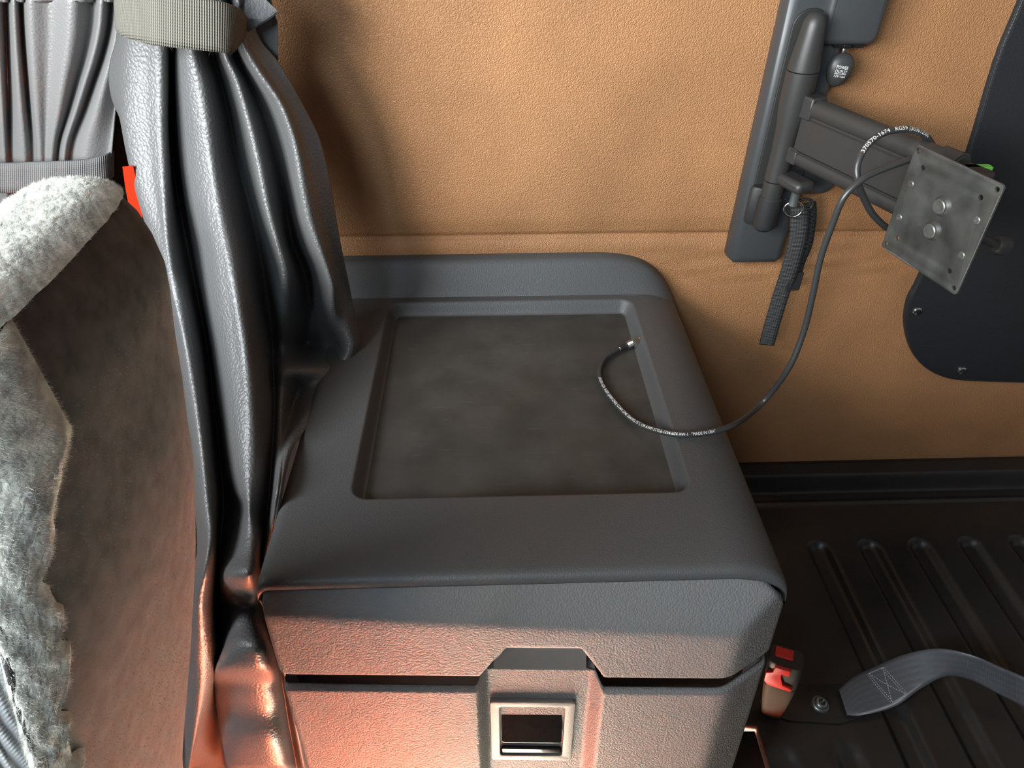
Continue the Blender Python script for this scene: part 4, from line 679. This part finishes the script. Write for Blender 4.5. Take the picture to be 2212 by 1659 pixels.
# ================================================================ hanging tie-down strap with D-ring
sp = thing('tie_down_strap', 'short ribbed black webbing strap with metal ring hanging below the monitor arm', 'strap', (.37, -.055, .72))
def ribbon(name, path, wd, dirv, m, par, th=.0016):
    A = [Vector(p)-Vector(dirv)*wd/2 for p in path]; B = [Vector(p)+Vector(dirv)*wd/2 for p in path]
    return strip(name, A, B, m, par, 8, th, 3)
ribbon('strap_tail', STRAP_C, .0205, Vector((.93, -.33, .1)).normalized(), 'strap', sp)
ribbon('strap_fold', STRAP_B, .0205, Vector((.97, .10, .1)).normalized(), 'strap', sp)
q = Vector(STRAP_B[-1]); box('strap_slider', (q.x-.010, q.y-.006, q.z-.013), (q.x+.009, q.y-.001, q.z+.014), 'rubber', sp, .0015)
rc = Vector((.3605, -.068, .9305)); pts = []
for k in range(25):
    t = 2*PI*k/24; pts.append(rc+Vector((.0105*math.cos(t), -.002*math.cos(t), .0095*math.sin(t))))
tube('d_ring', pts, .0014, 'chrome', sp, 8)
tube('d_ring', [rc+Vector((.018, .012, 0))+Vector((.010*math.cos(2*PI*k/24), .0, .0075*math.sin(2*PI*k/24))) for k in range(25)], .0016, 'dark', sp, 8)

# ================================================================ black leather flap on the wall
fl = thing('leather_wall_panel', 'black leather panel with snap rivets fixed on the tan wall', 'panel', (.75, -.01, .61))
ol = spline(PANEL, 4); outl = [(p.x, p.z) for p in ol]+[(1.2, ol[-1].z), (1.2, 1.25), (ol[0].x, 1.25)]
plate2d('panel_leather', outl, [], .016, 'panel', fl, (0, .004, 0), EX, EZ, .005, 3)
bind = [p+Vector((.003, -.0095, .001)) for p in ol]
tube('edge_piping', bind, .0022, 'panel', fl, 8)
for p in PANEL_RIV:
    lathe('snap_rivet', [(.0068, 0), (.0066, .0012), (.005, .0024), (.0035, .002), (0, .0016)], 'chrome', fl, (p[0]-.012, -.0118, p[2]+.008), (0, -1, 0), 24)

# ================================================================ tied-back divider curtain
dc = thing('divider_curtain', 'black vinyl curtain gathered by frayed webbing, hanging over the cabinet side', 'curtain', (-.3, -.3, .25))
def hung(rows, zs):                                           # carry the cloth on up to the rail, opening out
    r0 = rows[0]; xc = sum(p[0] for p in r0)/len(r0); out = []
    for z, k in zs: out.append([(xc+(p[0]-xc)*k, p[1], z) for p in r0])
    return out+rows
G = refine(hung(CURTAIN, ((1.86, 1.9), (1.6, 1.55), (1.4, 1.2))), 7, 4)
o = gridmesh('curtain_cloth', G, 'curtain', dc); solid(o, .0014, 0)
t1 = strip('tie_band', TIE_TOP, TIE_BOT, 'tie', dc, 10, .0035, 6)
A_, B_ = spline(TIE_TOP, 10), spline(TIE_BOT, 10)
V, Fs = [], []
def hairs(V, Fs, p, d, ln, wd, bend=.5):
    d = Vector(d).normalized(); s = d.orthogonal().normalized(); s.rotate(Matrix.Rotation(random.random()*6.28, 3, d)); k = s.cross(d)*ln*bend*(random.random()-.5)*2
    i = len(V); mid = p+d*ln*.55+k*.4; V += [p-s*wd, p+s*wd, mid+s*wd*.7, mid-s*wd*.7, p+d*ln+k]
    Fs += [(i, i+1, i+2, i+3), (i+3, i+2, i+4)]
for _ in range(90):
    i = random.randrange(8, len(B_)-1); p = B_[i].lerp(B_[i+1], random.random())+Vector((0, -.002, .001))
    hairs(V, Fs, p, (random.uniform(-.6, .6), random.uniform(-.5, .1), -1), random.uniform(.001, .005), .00008, 1.2)
o = mesh('frayed_threads', V, Fs, 'tie', dc, recalc=False); o['kind'] = 'stuff'
def flat_poly(name, pts, m, par, th):
    o = mesh(name, [Vector(p) for p in pts], [tuple(range(len(pts)))], m, par, smooth=False, recalc=False); return solid(o, th, 0)
flat_poly('curtain_edge_fold', FLAP, 'wcurtain', dc, .003)
tube('fold_seam', [Vector(p)+Vector((0, -.002, 0)) for p in (FLAP[3], FLAP[4], FLAP[5])], .0016, 'curtain', dc, 6)
flat_poly('curtain_inner_fold', FLAP2, 'wcurtain', dc, .002)

# ================================================================ window curtain
wc = thing('window_curtain', 'grey vinyl window curtain in narrow pleats behind the seat', 'curtain', (-.42, -.2, .9))
G = refine(hung(WCURTAIN, ((1.86, 1.5), (1.6, 1.3), (1.4, 1.12)))+[[(p[0], p[1], p[2]-.12) for p in WCURTAIN[-1]], [(p[0], p[1], p[2]-.35) for p in WCURTAIN[-1]]], 6, 6)
solid(gridmesh('curtain_cloth', G, 'wcurtain', wc), .0014, 0)
strip('tie_band', WTIE_TOP, WTIE_BOT, 'wtie', wc, 8, .002, 4)
tagm = flat_poly('red_ribbon', REDTAG, 'redtag', None, .0012); tag(tagm, 'short bright red ribbon tucked behind the black curtain edge', 'ribbon')

# ================================================================ seat back
seat = thing('cab_seat', 'cab seat backrest with black velour side and pale fleece edge', 'seat', (-.3, -.65, 0))
LV = [(.30, -.272, -.628, -.88), (.42, -.267, -.613, -.86), (.55, -.257, -.595, -.83), (.72, -.238, -.557, -.777), (.835, -.213, -.508, -.738), (.947, -.187, -.486, -.712), (1.01, -.176, -.481, -.694), (1.06, -.173, -.474, -.672), (1.095, -.171, -.468, -.645)]
dome = [(1.112, .97), (1.126, .90), (1.137, .78), (1.1445, .60), (1.1485, .38), (1.150, .10)]
SE = 3.6
def sint(z, c):
    z = min(max(z, LV[0][0]), LV[-1][0])
    for i in range(len(LV)-1):
        if LV[i][0] <= z <= LV[i+1][0]:
            p = [LV[max(i-1, 0)][c], LV[i][c], LV[i+1][c], LV[min(i+2, len(LV)-1)][c]]
            return cr(*p, (z-LV[i][0])/(LV[i+1][0]-LV[i][0]))
    return LV[-1][c]
def seat_pt(z, q, k=1.0, off=0):
    X_, yb, yf = sint(z, 1), sint(z, 2), sint(z, 3)
    wx = .11-.052*ss(.98, 1.10, z)
    a, b = wx/2, (yb-yf)/2; c, s_ = math.cos(q), math.sin(q)
    return Vector((X_-wx/2+math.copysign(abs(c)**(2/SE), c)*(a*(1-(1-k)*.92)+off), (yb+yf)/2+math.copysign(abs(s_)**(2/SE), s_)*(b-(1-k)*.055+off), z))
NS = 72
def zlow(i, m=60): return .30+(1.095-.30)*i/m
G = [[seat_pt(zlow(i), 2*PI*k/NS) for k in range(NS)] for i in range(61)]+[[seat_pt(z, 2*PI*k/NS, kk) for k in range(NS)] for z, kk in dome]
G.append([Vector((-.172-.03, (G[-1][18].y+G[-1][54].y)/2, 1.1505)) for k in range(NS)])
o1 = gridmesh('side_panel', G, 'velour', seat, closed=True)
# fleece wrapping the front corner, its inner edge ragged
Gf = []
for i in range(181):
    z = zlow(i, 180); X_, yf, yb = sint(z, 1), sint(z, 3), sint(z, 2)
    wob = .0045*math.sin(z*88)+.003*math.sin(z*231+1)+.002*math.sin(z*410)
    depth = .030+wob*.8+.004*ss(1.03, 1.095, z)
    b = (yb-yf)/2; sy = -(b-depth)/b; q1 = -math.asin(min(abs(sy), .9999)**(SE/2)); row = []
    a = (.11-.052*ss(.98, 1.10, z))/2; cx_ = 1-(.015+.012*ss(1.04, 1.09, z))/a; q0 = -math.acos(max(cx_, 0)**(SE/2)) if cx_ > 0 else -PI/2
    for k in range(25):
        t = k/24; lift = .0035*math.sin(min(t*6, 1)*PI/2)*math.sin(min((1-t)*9, 1)*PI/2)+.0004
        row.append(seat_pt(z, q0+(q1-q0)*t, 1, lift+.0008*math.sin(z*520+k*1.7)*math.sin(k*.9+z*300)))
    Gf.append(row)
for z, kk in ((1.104, .985), (1.112, .97), (1.126, .90), (1.1335, .82), (1.139, .74)):
    Gf.append([seat_pt(z, (q0-.55)+(q1-q0+.55)*k/24, kk, .003*math.sin(min((1-k/24)*9, 1)*PI/2)+.0006) for k in range(25)])
o2 = gridmesh('fleece_edge', Gf, 'fleece', seat)
# fleece over the top of the bolster
Gt = []
tops = [(1.1375, .765), (1.139, .74), (1.141, .70), (1.1445, .60), (1.147, .50), (1.1485, .38), (1.1495, .22), (1.150, .02)]
for z, kk in tops: Gt.append([seat_pt(z, 2*PI*k/NS, kk, .0022)+Vector((0, 0, .0022+.0004*math.sin(k*2.3+z*700))) for k in range(NS)])
Gt.append([Vector((-.202, (Gt[-1][18].y+Gt[-1][54].y)/2, 1.1530)) for k in range(NS)])
o3 = gridmesh('fleece_top', Gt, 'fleece', seat, closed=True)
# knit centre panel, set between the bolsters
G = []
for i in range(41):
    z = .30+(1.09-.30)*i/40; yf = sint(z, 3); X_ = sint(z, 1); row = []
    for k in range(17):
        t = (k/16)**2; x = (X_-.010)+((-.62)-(X_-.010))*t
        a = (.11-.052*ss(.98, 1.10, z))/2; u = max((x-(X_-a))/a, 0); yb = sint(z, 2)
        row.append(Vector((x, (yb+yf)/2-(yb-yf)/2*max(1-u**SE, 0)**(1/SE)-.0035+.010*ss(1.04, 1.09, z), z)))
    G.append(row)
uvk = [(p.x, p.z) for r in G for p in r]
ck = gridmesh('knit_panel', G, 'knit', seat, uv=uvk); solid(ck, .03, 1 if ck.data.polygons[0].normal.y > 0 else -1)
tube('seam_piping', [r[0]+Vector((-.001, -.0035, 0)) for r in G], .0014, 'rubber', seat, 8)
def pile(name, GG, m, dens, lo, hi, wd, zmin, closed=False):
    V2, F2 = [], []
    nr, ncc = len(GG), len(GG[0])
    for j in range(nr-1):
        for i in range(ncc if closed else ncc-1):
            p = [GG[j][i], GG[j][(i+1) % ncc], GG[j+1][(i+1) % ncc], GG[j+1][i]]
            cen = sum(p, Vector())/4
            if cen.z < zmin or cen.x < -.30: continue
            ar = ((p[1]-p[0]).cross(p[3]-p[0])).length; k = ar*dens; k = int(k)+(random.random() < k % 1)
            nrm = (p[1]-p[0]).cross(p[3]-p[0]); nrm = nrm.normalized() if nrm.length > 0 else Vector((0, 0, 1))
            ctr = Vector((sint(cen.z, 1)-.03, (sint(cen.z, 2)+sint(cen.z, 3))/2, cen.z-.03*(cen.z > 1.1)))
            if nrm.dot(cen-ctr) < 0: nrm = -nrm
            for _ in range(k):
                u, v = random.random(), random.random(); b = p[0].lerp(p[1], u).lerp(p[3].lerp(p[2], u), v)
                hairs(V2, F2, b, nrm+Vector((random.uniform(-1, 1), random.uniform(-1, 1), random.uniform(-1, .6)))*.9, random.uniform(lo, hi), wd, 1.2)
    o = mesh(name, V2, F2, m, seat, recalc=False); o['kind'] = 'stuff'
pile('fleece_pile', Gf, 'fleece', 5200000, .0007, .0022, .000045, .80)
pile('fleece_pile', Gt, 'fleece', 5200000, .0005, .0016, .00004, .80, True)
Gs = [[seat_pt(zlow(i), q) for q in lin(-.95, 1.0, 20)] for i in range(30, 61)]
pile('velour_nap', Gs, 'lint', 160000, .0005, .0016, .00006, .78)

# ================================================================ added unseen heaps on the floor, bouncing the spot's light onto drawers and seat
def reflector(name, label, m, x0, x1, y0, y1, h, ph):
    G = []
    for j in range(36):
        row = []
        for i in range(30):
            x = x0+(x1-x0)*i/29; y = y0+(y1-y0)*j/35
            e = min(min(i, 29-i, j, 35-j)/5, 1)
            z = .002+(h+.02*math.sin(x*31+y*9+ph)+.016*math.sin(y*37-x*12)+.01*math.sin(x*60+ph))*ss(0, 1, e)
            row.append(Vector((x, y, z)))
        G.append(row)
    o = solid(gridmesh(name, G, m), .004, -1); upnormals(o); tag(o, label, 'reflector')
reflector('bounce_reflector', 'unseen added red blanket on the floor before the cabinet', 'reflector', -.26, -.145, -.90, -.56, .16, 0)
reflector('bounce_reflector', 'unseen added cream blanket on the floor before the cabinet', 'cream', -.14, .09, -.96, -.62, .05, 2)
